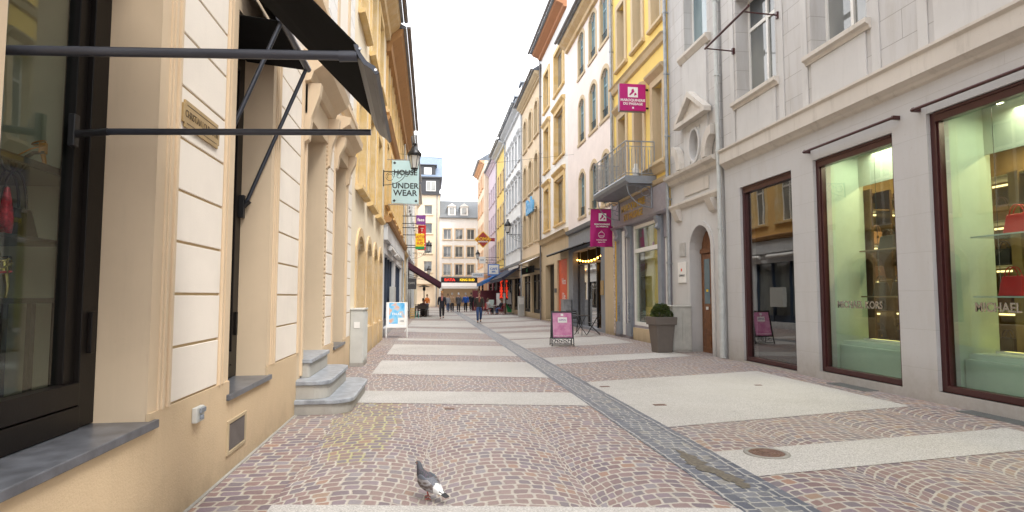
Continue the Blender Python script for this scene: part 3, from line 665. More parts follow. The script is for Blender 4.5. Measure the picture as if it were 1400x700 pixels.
mb.box(f, 14.4, 15.9, 4.28, 4.6, .001, .03)
b.part(mb, 'entablature', 'greytrim', .003)
mb = MB()   # scroll halves beside the niche
for sgn, c0 in ((-1, 14.28), (1, 15.88)):
    pts = [(c0+sgn*(.42-.55*math.cos(q)), 5.03+.75*math.sin(q)) for q in [PI/2*i/7 for i in range(8)]]
    pts2 = [(c0+sgn*(.42-.32*math.cos(q)), 5.03+.50*math.sin(q)) for q in [PI/2*i/7 for i in range(8)]]
    mb = MB()
    for i in range(7): mb.prism(f, [pts[i], pts[i+1], pts2[i+1], pts2[i]], .02, .22)
    b.part(mb, 'scroll', 'greytrim', .003)
mb = MB()
AO = arcpts(14.35, 15.62, 2.76, .62, 10); AI = arcpts(14.2, 15.77, 2.76, .74, 10)
for i in range(10): mb.prism(f, [AO[i], AO[i+1], AI[i+1], AI[i]], .0, .03)
mb.box(f, 14.2, 14.36, 0, 2.76, .001, .03); mb.box(f, 15.61, 15.77, 0, 2.76, .001, .03); b.part(mb, 'door_arch', 'grey')
mb = MB(); A = arcpts(14.37, 15.6, 2.78, .58, 10); mb.prism(f, A, -.42, -.32); mb.box(f, 14.37, 15.6, 2.66, 2.78, -.42, -.26)
mb.box(f, 14.37, 14.43, 0, 2.66, -.42, -.3); mb.box(f, 15.54, 15.6, 0, 2.66, -.42, -.3)
dd = b.part(mb, 'door', 'wood', .004)
mb = MB(); mb.box(f, 15.0, 15.52, .04, 2.64, -.36, -.30)   # far leaf closed
for z0, z1 in ((.12, .5), (.62, 1.1)): mb.box(f, 15.08, 15.44, z0, z1, -.30, -.28)
mb.box(f, 15.0, 15.52, .0, .14, -.30, -.27)
lf = b.part(mb, 'door_leaf', 'wood', .004, dd); 
mb = MB(); mb.box(f, 15.1, 15.42, 1.3, 2.5, -.299, -.292); b.part(mb, 'pane', 'glassb', 0, lf)
mb = MB(); mb.box(f, 14.47, 15.0, .04, 2.64, -.43, -.40); b.part(mb, 'door_leaf', 'dkint', 0, dd)
mb = MB()
mb.box(f, 15.2, 15.3, 1.62, 1.68, -.291, -.286); b.part(mb, 'door_sticker', 'yellowsign', 0, lf)
mb = MB(); mb.box(f, 15.18, 15.32, 1.14, 1.22, -.28, -.276); b.part(mb, 'door_sticker', 'whitepaint', 0, lf)
mb = MB(); mb.box(f, 14.7, 14.86, 1.0, 1.9, -.399, -.393); b.part(mb, 'notice', 'whitepaint', 0, dd)
b.roof(.5, 3); b.pipe(16.85, 13.5, 'zinc', d=.12, r=.05, zlow=1.25)
p = thing('name_plate', 'white rectangular name plate with small red mark beside the arched door', 'plate', tuple(f.p(16.15, 2.2, .01)))
mb = MB(); mb.box(f, 15.88, 16.42, 1.88, 2.46, .004, .03); mb.build('board', M['whitepaint'], p, .004)
mb = MB(); mb.box(f, 16.12, 16.2, 2.2, 2.28, .031, .034); mb.build('emblem', M['orangered'], p)
text('CUMULUS', .085, f.p(16.15, 2.08, .031), (0, -1, 0), (0, 0, 1), M['letterk'], p)
mb = MB(); mb.box(f, 15.9, 16.3, 2.62, 3.0, .004, .02); tag(mb.build('door_number_plate', plain('clear_grey_plate', (.40, .40, .39), .3), None), 'small translucent grey plate mounted above the white name plate', 'plate')

# ===== RIGHT 2: yellow house with balcony
b = B('yellow_balcony_house', 'bright yellow house with pale stone window surrounds and an iron balcony', FR, 17.0, 22.4, 16, 'yellow')
for a in (17.75, 19.5, 21.3):
    b.win(a-.42, a+.42, 5.75, 8.2, 'sand', .2, gm='glassc', sill='sand', hood=True, rec=.25, sd=.05)
    b.win(a-.42, a+.42, 10.2, 12.5, 'sand', .2, gm='glassc', sill='sand', rec=.25, sd=.05)
    b.win(a-.42, a+.42, 13.5, 15.3, 'sand', .2, gm='glassc', sill='sand', rec=.25, sd=.05)
b.opening(17.85, 20.3, .5, 3.95); b.opening(17.05, 17.5, .1, 3.3); b.opening(20.7, 21.2, .5, 3.9)
b.walls(gz=4.1, ground='lilacpaint')
mb = MB(); mb.prof(f, [(0, 9.3), (.08, 9.34), (.14, 9.5), (.2, 9.56), (0, 9.62)], 17, 22.4); b.part(mb, 'string_course', 'sand')
mb = MB(); mb.prof(f, [(0, 5.3), (.08, 5.34), (.16, 5.5), (.24, 5.56), (0, 5.64)], 17, 22.4)
mb.prof(f, [(0, 4.95), (.1, 5.0), (.16, 5.12), (0, 5.18)], 17, 22.4); b.part(mb, 'string_course', 'sand')
mb = MB(); mb.box(f, 17.02, 22.38, 4.12, 4.95, .001, .10); mb.prof(f, [(0, 4.0), (.14, 4.02), (.2, 4.1), (.1, 4.14), (0, 4.14)], 17.02, 22.38); fa = b.part(mb, 'fascia', 'lilacpaint', .004)
text('MAROQUINERIE', .34, f.p(20.0, 4.66, .105), (0, -1, 0), (0, 0, 1), M['letterg'], fa, depth=.01, bold=.008)
text('DU PASSAGE', .34, f.p(20.0, 4.32, .105), (0, -1, 0), (0, 0, 1), M['letterg'], fa, depth=.01, bold=.008)
for a0, a1 in ((17.5, 17.8), (20.35, 20.7), (21.5, 21.95)):
    mb = MB()
    mb.box(f, a0, a1, .1, 4.0, .001, .09); mb.prof(f, [(.09, 3.55), (.2, 3.62), (.16, 3.75), (.24, 3.98), (.09, 3.98)], a0+.04, a1-.04); mb.box(f, a0-.02, a1+.02, .1, .55, .09, .13)
    for k in range(7): mb.lathe(f.p((a0+a1)/2, .6+k*.10, .10), [(.0, 0), (.05, .03), (.05, .08), (0, .11)], 8)
    b.part(mb, 'pilaster', 'greypaint', .004)
mb = MB()
for q0, q1 in ((17.85, 17.96), (20.2, 20.3)): mb.box(f, q0, q1, .5, 3.95, -.16, -.02)
for z0, z1 in ((.5, .62), (3.0, 3.14), (3.84, 3.95)): mb.box(f, 17.96, 20.2, z0, z1, -.16, -.02)
mb.box(f, 17.05, 17.13, .1, 3.3, -.16, -.04); mb.box(f, 17.42, 17.5, .1, 3.3, -.16, -.04); mb.box(f, 20.7, 21.2, .5, 3.9, -.1, -.05); mb.box(f, 17.13, 17.42, .1, 3.3, -.12, -.1)
mb.box(f, 21.2, 21.48, .1, 3.9, .0, .03)
wv = b.part(mb, 'shop_window', 'whitepaint', .004)
mb = MB(); mb.box(f, 17.96, 20.2, .6, 3.9, -.1, -.09); b.part(mb, 'pane', 'shop', 0, wv)
mb = MB(); mb.box(f, 17.7, 20.6, .3, .35, -2.5, -.43); mb.box(f, 17.7, 20.6, 3.95, 3.99, -2.5, -.43); mb.box(f, 20.55, 20.6, .3, 4, -2.5, -.43); mb.box(f, 17.65, 17.7, .3, 4, -2.5, -.43); mb.box(f, 17.7, 20.6, .3, 4, -2.54, -2.5)
b.part(mb, 'shop_room', plain('tan_shop_room', (.42, .30, .17), .6))
mb = MB(); mb.box(f, 17.9, 20.25, .0, .42, 0, .06); b.part(mb, 'stallriser', 'sand', .005)
# balcony
mb = MB(); mb.prof(f, [(0, 5.06), (0, 5.3), (1.02, 5.3), (1.05, 5.24), (1.02, 5.14), (.9, 5.06)], 18.0, 21.7); bal = b.part(mb, 'balcony', 'greypaint', .004)
mb = MB(); z0, z1 = 5.38, 6.40
def rail(p0, p1, n):
    p0, p1 = Vector(p0), Vector(p1)
    for z, r in ((z0, .014), (z1-.16, .012), (z1, .022)): mb.tube([p0+Vector((0, 0, z)), p1+Vector((0, 0, z))], r, 6)
    for k in range(n+1):
        q = p0.lerp(p1, k/n); mb.tube([q+Vector((0, 0, 5.3 if k % 4 == 0 else z0)), q+Vector((0, 0, z1 if k % 4 == 0 else z1-.16))], .018 if k % 4 == 0 else .009, 5)
    for k in range(n):
        q = p0.lerp(p1, (k+.5)/n); dv = (p1-p0).normalized()*((p1-p0).length/n*.3)
        if k % 2: mb.tube([q-dv+Vector((0, 0, z0+.1)), q-dv+Vector((0, 0, z1-.26)), q+dv+Vector((0, 0, z1-.26)), q+dv+Vector((0, 0, z0+.1)), q-dv+Vector((0, 0, z0+.1))], .007, 4)
c0, c1, c2, c3 = f.p(18.03, 0, .05), f.p(18.03, 0, 1.0), f.p(21.67, 0, 1.0), f.p(21.67, 0, .05)
rail(c0, c1, 9); rail(c1, c2, 32); rail(c2, c3, 9); b.part(mb, 'railing', 'zinc', 0, bal)
for a in (18.15, 21.5):
    mb = MB(); mb.tube([f.p(a, 4.3, .12), f.p(a, 5.04, .12)], .025, 6); mb.tube([f.p(a, 5.02, .1), f.p(a, 5.02, .95)], .02, 6)
    mb.tube([f.p(a, 4.32+.68*(1-math.cos(q)), .12+.8*math.sin(q)) for q in [PI/2*i/8 for i in range(9)]], .018, 6)
    for cx, cz, r in ((.32, 4.82, .14), (.55, 4.9, .09), (.2, 4.58, .08)): mb.tube([f.p(a, cz+r*math.sin(q), cx+r*math.cos(q)) for q in [2*PI*i/14 for i in range(15)]], .011, 5)
    b.part(mb, 'bracket', 'greypaint', 0, bal)
b.roof(.5, 3); b.pipe(22.35, 15.5, 'zinc', zlow=4.2)
mb = MB(); mb.tube([f.p(22.2, .1, .08), f.p(22.2, 4.2, .08)], .06, 8); b.part(mb, 'lower_pipe', plain('peeling_pipe', (.5, .42, .38), .6, var=.4, scale=14))
mb = MB(); mb.tube([f.p(22.0, .3, .08), f.p(22.0, 4.0, .08)], .045, 8); b.part(mb, 'lower_pipe', plain('yellow_pipe', (.62, .38, .05), .5))
mb = MB(); mb.lathe(f.p(18.5, 5.3, .5), [(.0, 0), (.1, 0), (.11, .3), (.06, .38), (.06, .48), (0, .5)], 10); tag(mb.build('canister', M['whitepaint']), 'small white canister standing on the iron balcony', 'canister')

# ===== RIGHT 3: pink house, blue windows
b = B('pale_pink_house', 'pale pink house with blue casement windows in arched sandstone surrounds over a grey cafe front', FR, 22.45, 30.3, 14.75, 'pink')
for zb in (5.3, 8.85, 12.1):
    for a in (23.55, 25.35, 27.4): b.win(a-.5, a+.5, zb, zb+2.05, 'sand', .2, rise=.25, fm='bluewin', gm='glassb', guard=True, rec=.11, sd=.02, sillw=.05, sill='sand')
b.opening(24.4, 29.4, .1, 3.7)
b.walls(gz=4.75, ground='greypaint', body_from=4.6)
mb = MB(); mb.box(f, 22.46, 23.7, 0, 4.7, .001, .03); b.part(mb, 'stone_pier', 'sand')
mb = MB(); mb.prof(f, [(0, 4.6), (.12, 4.64), (.2, 4.8), (0, 4.86)], 23.7, 30.3); b.part(mb, 'fascia_cornice', 'greypaint')
mb = MB(); mb.box(f, 22.6, 30.2, 0, .04, -4, -.37); mb.box(f, 22.6, 30.2, 4.4, 4.45, -4, -.37); mb.box(f, 22.6, 30.2, 0, 4.4, -4.05, -4); mb.box(f, 30.15, 30.2, 0, 4.4, -4, -.43); mb.box(f, 22.6, 22.65, 0, 4.4, -4, -.43)
b.part(mb, 'cafe_room', 'dkint')
mb = MB()
for a in (24.4, 25.9, 27.4, 29.3): mb.box(f, a, a+.1, .1, 3.7, -.34, -.26)
mb.box(f, 24.5, 29.3, 3.0, 3.08, -.34, -.26); wv = b.part(mb, 'shop_window', 'black')
mb = MB(); mb.box(f, 26.0, 29.3, .1, 3.0, -.31, -.305); b.part(mb, 'pane', 'shopdark', 0, wv)
mb = MB(); mb.box(f, 23.95, 24.3, 1.55, 2.15, .001, .05); b.part(mb, 'menu_case', 'brass', .005)
b.roof(.55, 3.5, soffit='ochre', ct=.3, gutter='dkgutter'); b.chimney(28.5)

# ===== RIGHT 4: white house, ochre surrounds
b = B('white_ochre_house', 'tall white house with golden hooded windows and red-brown eaves above a sandstone shop', FR, 30.3, 37.9, 17.3, 'white')
for zb, h in ((5.55, 2.5), (9.25, 2.6), (13.1, 2.3)):
    b.win(35.2, 36.7, zb, zb+h, 'ochre2', .22, gm='glassw', sill='ochre2', hood=zb < 12, rec=.14, sd=.08, fm='ochre2', mull=0, trans=0)
    b.win(31.2, 33.5, zb, zb+h, 'ochre2', .22, gm='glassw', sill='ochre2', hood=zb < 12, rec=.14, sd=.08, fm='ochre2', mull=1, trans=0)
b.opening(30.7, 33.1, .4, 3.5); b.opening(34.0, 36.6, .1, 3.4)
b.walls(gz=4.9, ground='sand')
mb = MB(); mb.prof(f, [(0, 4.7), (.14, 4.76), (.22, 4.95), (.3, 5.0), (0, 5.1)], 30.3, 37.9); b.part(mb, 'string_course', 'sand')
mb = MB(); mb.box(f, 30.7, 33.1, .4, 3.5, -.2, -.1); po = b.part(mb, 'poster_window', 'orangered')
text('Vitra', .5, f.p(31.9, 2.3, -.098), (0, -1, 0), (0, 0, 1), M['letterw'], po); text('Die', .5, f.p(31.9, 1.5, -.098), (0, -1, 0), (0, 0, 1), M['letterw'], po)
mb = MB(); mb.box(f, 34.0, 36.6, .1, 3.4, -.36, -.3); b.part(mb, 'door', 'dkwood')
mb = MB(); mb.box(f, 33.3, 33.85, 1.7, 1.95, .001, .02); b.part(mb, 'wall_plate', 'slatemat')
b.roof(.75, 3.5, soffit='redsoffit', ct=.25, gutter='dkgutter'); b.pipe(37.8, 17, 'dkgutter'); b.chimney(34)

# ===== RIGHT 5..: further terrace
b = simple('tan_house', 'tan house with arched recessed windows and dentil cornice, blue script sign on its wall', FR, 37.9, 46.2, 16.3, 'tan', (5.3, 8.9, 12.5), 3, 1.3, 2.3, 'sand', fm='sand', gm='glassw', ground='sand', rise=.35, soffit='sand', sw=.24, sd=.08, over=.55, gutter='dkgutter'); b.pipe(46.1, 16, 'zinc')
mb = MB()
mb.box(f, 38, 46.1, 16.1, 16.18, 0, .2)
for k in range(26): mb.box(f, 38+k*.315, 38.16+k*.315, 15.95, 16.12, 0, .25)
b.part(mb, 'dentils', 'sand')
b = simple('white_terrace_house', 'wide white terraced house with pale grey windows, wall lamp and zinc cornice', FR, 46.2, 56.9, 16.8, 'white', (5.5, 9.2, 12.6), 5, 1.0, 2.0, 'lgrey', gm='glassc', ground='tan', hood=True, over=.7, soffit='lgrey', dorm=3); b.pipe(56.8, 16.5, 'zinc')
b = simple('yellow_terrace_house', 'narrow bright yellow terraced house further down the right side', FR, 56.9, 64.5, 16.6, 'yellow', (5.3, 8.8, 12.2), 3, 1.0, 1.9, 'ochre', ground='winered', over=.8, soffit='lgrey', dorm=2); b.pipe(64.4, 16.2, 'zinc')
b = simple('lilac_house', 'lilac grey terraced house just past the narrow yellow one', FR, 64.5, 74, 16.8, 'lilac', (5.3, 8.8, 12.2), 4, 1.0, 1.9, 'lilac', ground='winered', over=.5)
F9 = F((6.5, 0, 0), (0, 1, 0), (-1, 0, 0))
b = simple('peach_house', 'pale peach house with orange cornices, last before the white end building', F9, 74, 84.5, 18.5, 'palebeige', (5.3, 8.8, 12.2, 15.3), 4, 1.0, 1.9, 'salmon', ground='salmon', over=.7, soffit='salmon')
# side wall seen at the step out
FE = F((0, 84.6, 0), (1, 0, 0), (0, -1, 0))
# ===== END 1 : tall beige block with slate mansard
b = B('corner_block', 'tall pale beige block with dark mansard storey and blue slate roof', FE, -9, 1.15, 15.8, 'palebeige', depth=10)
for z0, z1 in ((13, 14.3), (10.3, 11.75), (7.5, 9.05), (4.9, 6.4)):
    for a0 in (-6.8, -3.9, -1.0): b.win(a0, a0+1.1, z0, z1, 'cream', .12, gm='glassw', sill='cream', mull=0 if a0 > -2 else 1, trans=0)
b.opening(-4, .4, .2, 3.2)
b.walls()
mb = MB(); mb.box(FE, -9, 1.1, 15.8, 18.2, -9.9, -.1); mb.box(FE, -9, 1.3, 15.75, 15.95, -10, .25); mb.box(FE, -9, 1.3, 18.15, 18.35, -10, .1); ms = b.part(mb, 'mansard_storey', 'slatemat')
for a0 in (-6.3, -3.6, -.8, ):
    mb = MB(); mb.box(FE, a0, a0+1.35, 16.3, 17.75, -.1, -.03); w_ = b.part(mb, 'window', 'whitewin', 0, ms)
    mb = MB(); mb.box(FE, a0+.1, a0+.62, 16.4, 17.65, -.03, -.02); mb.box(FE, a0+.72, a0+1.25, 16.4, 17.65, -.03, -.02); b.part(mb, 'pane', 'glassc', 0, w_)
mb = MB(); mb.prof(FE, [(.1, 18.36), (-3.4, 22.0), (-9.9, 22.0), (-9.9, 18.36)], -9, 1.5); b.part(mb, 'roof', plain('blue_slate', (.17, .22, .30), .45, var=.15))
mb = MB(); mb.box(FE, -1.6, .5, 18.5, 20.0, -3, -.2); mb.box(FE, -1.8, .7, 20.0, 20.12, -3.2, 0); dm = b.part(mb, 'dormer', 'slatemat')
mb = MB(); mb.box(FE, -1.1, -.05, 18.7, 19.7, -.2, -.15); b.part(mb, 'window', 'whitewin', 0, dm)
mb = MB(); mb.tube([FE.p(.75, 0, .08), FE.p(.75, 15.7, .08)], .06, 8); b.part(mb, 'downpipe', 'zinc')
# ===== END 2 : white building
b = B('white_end_building', 'white building with beige framed windows and two white dormers closing the end of the street', FE, 1.15, 9, 12.5, 'white', depth=10)
for z0, z1 in ((9.5, 10.95), (7, 8.5), (4.45, 6.0)):
    for a0 in (1.7, 3.35, 5.0): b.win(a0, a0+1.05, z0, z1, 'tan', .16, gm='glassw', sill='tan', trans=0, guard=z0 < 9)
b.opening(1.5, 6.4, .1, 2.9)
b.walls()
mb = MB(); mb.prof(FE, [(.3, 12.5), (.3, 12.6), (-3.5, 15.5), (-9.9, 15.5), (-9.9, 12.5)], 1.1, 9); b.part(mb, 'roof', plain('grey_slate', (.15, .16, .17), .55, var=.15))
for a in (2.85, 4.6):
    mb = MB(); mb.box(FE, a-.55, a+.55, 12.9, 14.2, -2, -.15); mb.prism(FE, [(a-.68, 14.2), (a+.68, 14.2), (a, 14.65)], -2.2, 0); d_ = b.part(mb, 'dormer', 'whitepaint')
    mb = MB(); mb.box(FE, a-.3, a+.3, 13.1, 14.0, -.149, -.13); b.part(mb, 'pane', 'glassc', 0, d_)
mb = MB(); mb.box(FE, 1.6, 6.3, .1, 2.9, -.3, -.25); b.part(mb, 'shop_window', emit('warm_shop', (.20, .13, .07), .35))
mb = MB(); mb.box(FE, 1.4, 6.9, 3.4, 4.15, .001, .12); fs = b.part(mb, 'fascia', 'black')
text('BATA', .5, FE.p(2.6, 3.78, .13), (1, 0, 0), (0, 0, 1), emit('red_neon', (.9, .04, .02), .35), fs, bold=.02, xs=1.2); text('KING SUD', .45, FE.p(5.05, 3.78, .13), (1, 0, 0), (0, 0, 1), emit('yellow_neon', (.9, .6, .02), .35), fs, bold=.02)
a_ = thing('awning', 'white retractable awning over the shop at the far end of the street', 'awning', (4, 84.4, 3.2))
mb = MB(); mb.prof(FE, [(.14, 3.32), (.14, 3.38), (1.5, 2.9), (1.5, 2.55), (1.46, 2.55), (1.46, 2.85)], 1.5, 6.5); mb.build('canopy', M['whitefab'], a_)
#OBJECTS#
# ------------------------------------------------------------------ stone steps, small wall fittings
def rrect(x0, x1, y0, y1, r, n=6):     # rounded on the street side (x1)
    p = [(x0, y0)]
    p += [(x1-r+r*math.sin(q), y0+r-r*math.cos(q)) for q in [PI/2*i/n for i in range(n+1)]]
    p += [(x1-r+r*math.cos(q), y1-r+r*math.sin(q)) for q in [PI/2*i/n for i in range(n+1)]]
    return p+[(x0, y1)]
st_ = thing('stone_steps', 'three rounded grey stone steps leading to the recessed boutique entrance', 'steps', (-1.5, 8.9, 0))
for x1, y0, y1, z0, z1, r in ((-.98, 7.93, 10.1, 0, .19, .3), (-1.27, 7.99, 9.95, .19, .42, .22), (-1.56, 8.33, 9.8, .42, .665, .04)):
    mb = MB(); mb.slab(rrect(-1.75 if z0 < .4 else -2.05, x1-.03, y0+.02, y1-.02, r), z0, z1-.055); mb.build('step', M['step'], st_, .005)
    mb = MB(); mb.slab(rrect(-1.75 if z0 < .4 else -2.05, x1, y0, y1, r), z1-.054, z1); mb.build('tread', plain('blue_grey_tread', (.29, .31, .34), .38, var=.3, scale=9), st_, .008)
v_ = thing('wall_vent', 'rectangular dark louvred vent set in the rough ochre plinth', 'vent', FL.p(5.64, .3, .02))
mb = MB()
for q in ((5.39, 5.9, .16, .19), (5.39, 5.9, .42, .45), (5.39, 5.43, .19, .42), (5.86, 5.9, .19, .42)): mb.box(FL, *q, .0, .035)
mb.build('vent_frame', M['sand'], v_, .003)
mb = MB(); mb.box(FL, 5.43, 5.86, .19, .42, .0, .024)
for k in range(17): mb.box(FL, 5.44+k*.025, 5.452+k*.025, .2, .41, .02, .032)
mb.build('grille', plain('brown_grey_grille', (.14, .12, .11), .6), v_)
v_ = thing('outdoor_socket', 'small weathered white outdoor socket box on the ochre plinth', 'socket', FL.p(4.69, .65, .02))
mb = MB(); mb.box(FL, 4.62, 4.77, .59, .7, .022, .06); mb.build('box', M['graysheet'], v_, .008)
mb = MB(); mb.box(FL, 4.66, 4.76, .655, .69, .06, .075); mb.lathe(FL.p(4.69, .61, .065), [(0, 0), (.02, .0), (.02, .03), (0, .03)], 10); mb.build('cover', M['greypaint'], v_, .004)
v_ = thing('brass_plaque', 'engraved brass name plaque with notched corners on the white panelled pier', 'plaque', FL.p(4.62, 2.75, .02))
mb = MB(); a0, a1, z0, z1, e = 4.27, 4.97, 2.66, 2.85, .03
mb.prism(FL, [(a0+e, z0), (a1-e, z0), (a1-e, z0+e), (a1, z0+e), (a1, z1-e), (a1-e, z1-e), (a1-e, z1), (a0+e, z1), (a0+e, z1-e), (a0, z1-e), (a0, z0+e), (a0+e, z0+e)], .017, .032); mb.build('plate', M['brass'], v_, .002)
text('CHRISTIAN LOUBOUTIN', .072, FL.p(4.62, 2.755, .033), (0, 1, 0), (0, 0, 1), plain('engraving', (.08, .05, .02), .6), v_, depth=.001, xs=.8)
mb = MB(); 
for q in ((a0+.06, a1-.06, z1-.034, z1-.029), (a0+.06, a1-.06, z0+.029, z0+.034)): mb.box(FL, *q, .032, .0335)
mb.build('border', plain('engraving', (.08, .05, .02), .6), v_)

# ------------------------------------------------------------------ black awnings over the boutique windows
aw = thing('window_awning', 'black folding-arm awning with dark grey front rail over the nearest boutique window', 'awning', FL.p(3.3, 2.5, 0), group='black boutique awnings')
Y0, Y1 = 2.72, 3.58
mb = MB(); fz0, fz1 = 2.63, 2.55
def quad_slab(mb, pts, th=.006):
    n = (Vector(pts[1])-Vector(pts[0])).cross(Vector(pts[3])-Vector(pts[0])).normalized()*th
    mb.add([Vector(p) for p in pts]+[Vector(p)+n for p in pts], [(0, 1, 2, 3), (7, 6, 5, 4), (0, 4, 5, 1), (1, 5, 6, 2), (2, 6, 7, 3), (3, 7, 4, 0)])
quad_slab(mb, [(-.34, Y0, fz0), (-.34, Y1, fz1), (-1.69, Y1, 3.93), (-1.69, Y0, 3.97)]); mb.build('canopy', M['fabric_black'], aw)
pr = [(0, 0), (.015, -.04), (.04, -.075), (.075, -.095), (.095, -.125), (.08, -.135), (.06, -.11), (.025, -.088), (.0, -.05), (-.02, 0)]
mb = MB(); n = len(pr); vs = [(-.335+x, Y0-.01, fz0+z) for x, z in pr]+[(-.335+x, Y1+.01, fz1+z) for x, z in pr]
mb.add(vs, [tuple(range(n)), tuple(range(2*n-1, n-1, -1))]+[(i, (i+1) % n, n+(i+1) % n, n+i) for i in range(n)]); mb.build('front_rail', plain('grey_aluminium', (.16, .165, .175), .35, .5), aw)
for y, z, s_ in ((Y0-.012, fz0, -1), (Y1+.012, fz1, 1)):
    mb = MB(); vs = [(-.335+x, y, z+q) for x, q in pr]; vs2 = [(a, y+s_*.012, c) for a, _, c in vs]
    mb.add(vs+vs2, [tuple(range(n)), tuple(range(2*n-1, n-1, -1))]+[(i, (i+1) % n, n+(i+1) % n, n+i) for i in range(n)])
    mb.build('end_cap', M['blkblue'], aw)
    for x, q in ((-.325, -.02), (-.255, -.115)): mb = MB(); mb.tube([(x, y+s_*.01, z+q), (x, y+s_*.018, z+q)], .007, 8); mb.build('screw', M['steel'], aw)
mb = MB(); mb.tube([(-1.83, Y0, 2.53), (-.37, Y0, 2.585)], .021, 12); mb.tube([(-.42, Y0, 2.58), (-.34, Y0, 2.585)], .025, 12); mb.build('arm', M['blkblue'], aw)
mb = MB(); mb.tube([(-1.80, Y1, 2.42), (-.36, Y1, 2.47)], .019, 12); mb.build('arm', M['blkblue'], aw)
for y, z in ((Y1, 2.42), (Y0, 2.53)):
    mb = MB(); mb.bx(-1.995, -1.96, y-.025, y+.025, z-.09, z+.09); mb.tube([(-1.97, y, z-.02), (-1.8, y, z)], .022, 8); mb.build('bracket', M['black'], aw, .004)
aw = thing('window_awning', 'black awning folded up on raised struts over the second boutique window', 'awning', FL.p(6.0, 4, 0), group='black boutique awnings')
mb = MB(); quad_slab(mb, [(-1.36, 5.42, 3.99), (-1.36, 6.62, 3.99), (-1.7, 6.62, 4.4), (-1.7, 5.42, 4.4)]); quad_slab(mb, [(-1.98, 5.44, 4.02), (-1.98, 6.62, 4.02), (-1.38, 6.62, 3.96), (-1.38, 5.44, 3.96)]); mb.build('canopy', M['fabric_black'], aw)
mb = MB(); mb.tube([(-1.35, 5.4, 3.97), (-1.35, 6.64, 3.97)], .035, 10); mb.build('front_rail', M['blkblue'], aw)
for y in (5.47, 6.58):
    mb = MB(); mb.tube([(-1.95, y, 2.44), (-1.36, y, 3.95)], .02, 10); mb.build('arm', M['blkblue'], aw)
    mb = MB(); mb.bx(-2.0, -1.95, y-.03, y+.03, 2.32, 2.56); mb.tube([(-1.96, y, 2.44), (-1.9, y, 2.5)], .026, 8); mb.build('bracket', M['black'], aw, .003)

# ------------------------------------------------------------------ boutique window display
def bag(name, label, loc, w_, h_, d_, m, rz=0, hm=None, hr=.5, grp=None):
    b_ = thing(name, label, 'handbag', loc, rz, grp)
    mb = MB(); t_ = .82
    vs = [(sx*w_/2*(1 if z == 0 else t_), sy*d_/2*(1 if z == 0 else .45), z) for z in (0, h_) for sy in (-1, 1) for sx in (-1, 1)]
    mb.add(vs, [(0, 1, 3, 2), (4, 6, 7, 5), (0, 4, 5, 1), (2, 3, 7, 6), (0, 2, 6, 4), (1, 5, 7, 3)]); mb.build('bag_body', m, b_, min(w_, h_)*.07, local=True)
    for sy in (-1, 1):
        mb = MB(); r_ = w_*.28; mb.tube([(r_*math.cos(q), sy*d_*.2, h_*.9+h_*hr*math.sin(q)) for q in [PI*i/12 for i in range(13)]], .007 if w_ > .15 else .005, 6); mb.build('bag_handle', hm or m, b_, local=True)
    mb = MB(); mb.bx(-.02, .02, -d_*.42, -d_*.36, h_*.5, h_*.66); mb.build('clasp', M['gold'], b_, local=True)
    return b_
def shoe(label, loc, rz, m, sole, sc_=1.0):
    s_ = thing('high_heel_shoe', label, 'shoe', loc, rz); s_.scale = (sc_,)*3
    pts = [(0, .11), (.05, .105), (.1, .06), (.15, .018), (.2, .006), (.24, .008)]
    mb = MB(); n = len(pts); wd = [.024, .026, .025, .035, .038, .012]
    vs = [(x, s2*w2, z+dz) for dz in (0, .008) for s2 in (-1, 1) for (x, z), w2 in zip(pts, wd)]
    fs = []
    for i in range(n-1): fs += [(i, i+1, n+i+1, n+i), (2*n+i, 3*n+i, 3*n+i+1, 2*n+i+1), (i, 2*n+i, 2*n+i+1, i+1), (n+i, n+i+1, 3*n+i+1, 3*n+i)]
    mb.add(vs, fs); mb.build('sole', sole, s_, local=True)
    mb = MB(); mb.tube([(.01, 0, .105), (.0, 0, .05), (.004, 0, 0)], .013, 8, r1=.005); mb.build('heel', m, s_, local=True)
    mb = MB()   # toe upper and counter
    for i in range(9): pass
    R = [[(x, w2*math.cos(q), z+.008+hh*math.sin(q)) for q in [PI*k/8 for k in range(9)]] for x, z, w2, hh in ((.13, .03, .033, .03), (.17, .014, .038, .034), (.21, .008, .03, .026), (.24, .008, .01, .01))]
    mb.add([v for r in R for v in r], [(i*9+k, i*9+k+1, (i+1)*9+k+1, (i+1)*9+k) for i in range(3) for k in range(8)], True)
    R = [[(x+.03*math.sin(q)*0-.004, .026*math.cos(q), z) if 0 else (.026-.036*math.sin(q), .026*math.cos(q), z) for q in [PI*k/8 for k in range(9)]] for z in (.108, .14, .165)]
    mb.add([v for r in R for v in r], [(i*9+k, i*9+k+1, (i+1)*9+k+1, (i+1)*9+k) for i in range(2) for k in range(8)], True); mb.build('upper', m, s_, local=True)
    mb = MB(); mb.tube([(.0+.03*(1-math.cos(q)), .034*math.sin(q), .165+.012*math.cos(q)) for q in [2*PI*k/14 for k in range(15)]], .004, 5); mb.tube([(.0, .024, .15), (.06, .034, .12), (.12, .03, .075)], .004, 5); mb.build('strap', m, s_, local=True)
    return s_
sh = thing('display_shelf', 'dark glass display shelf high inside the nearest boutique window', 'shelf', (-2.4, 3.7, 2.2))
mb = MB(); mb.bx(-2.75, -2.13, 3.1, 4.1, 2.19, 2.225); mb.build('board', plain('green_black_glass', (.03, .05, .045), .08), sh, .003)
mb = MB(); mb.bx(-2.13, -2.115, 3.1, 4.1, 2.19, 2.23); mb.build('edge', M['black'], sh)
sh = thing('display_shelf', 'dark lower display shelf inside the nearest boutique window, under the handbag', 'shelf', (-2.4, 3.7, 1.8))
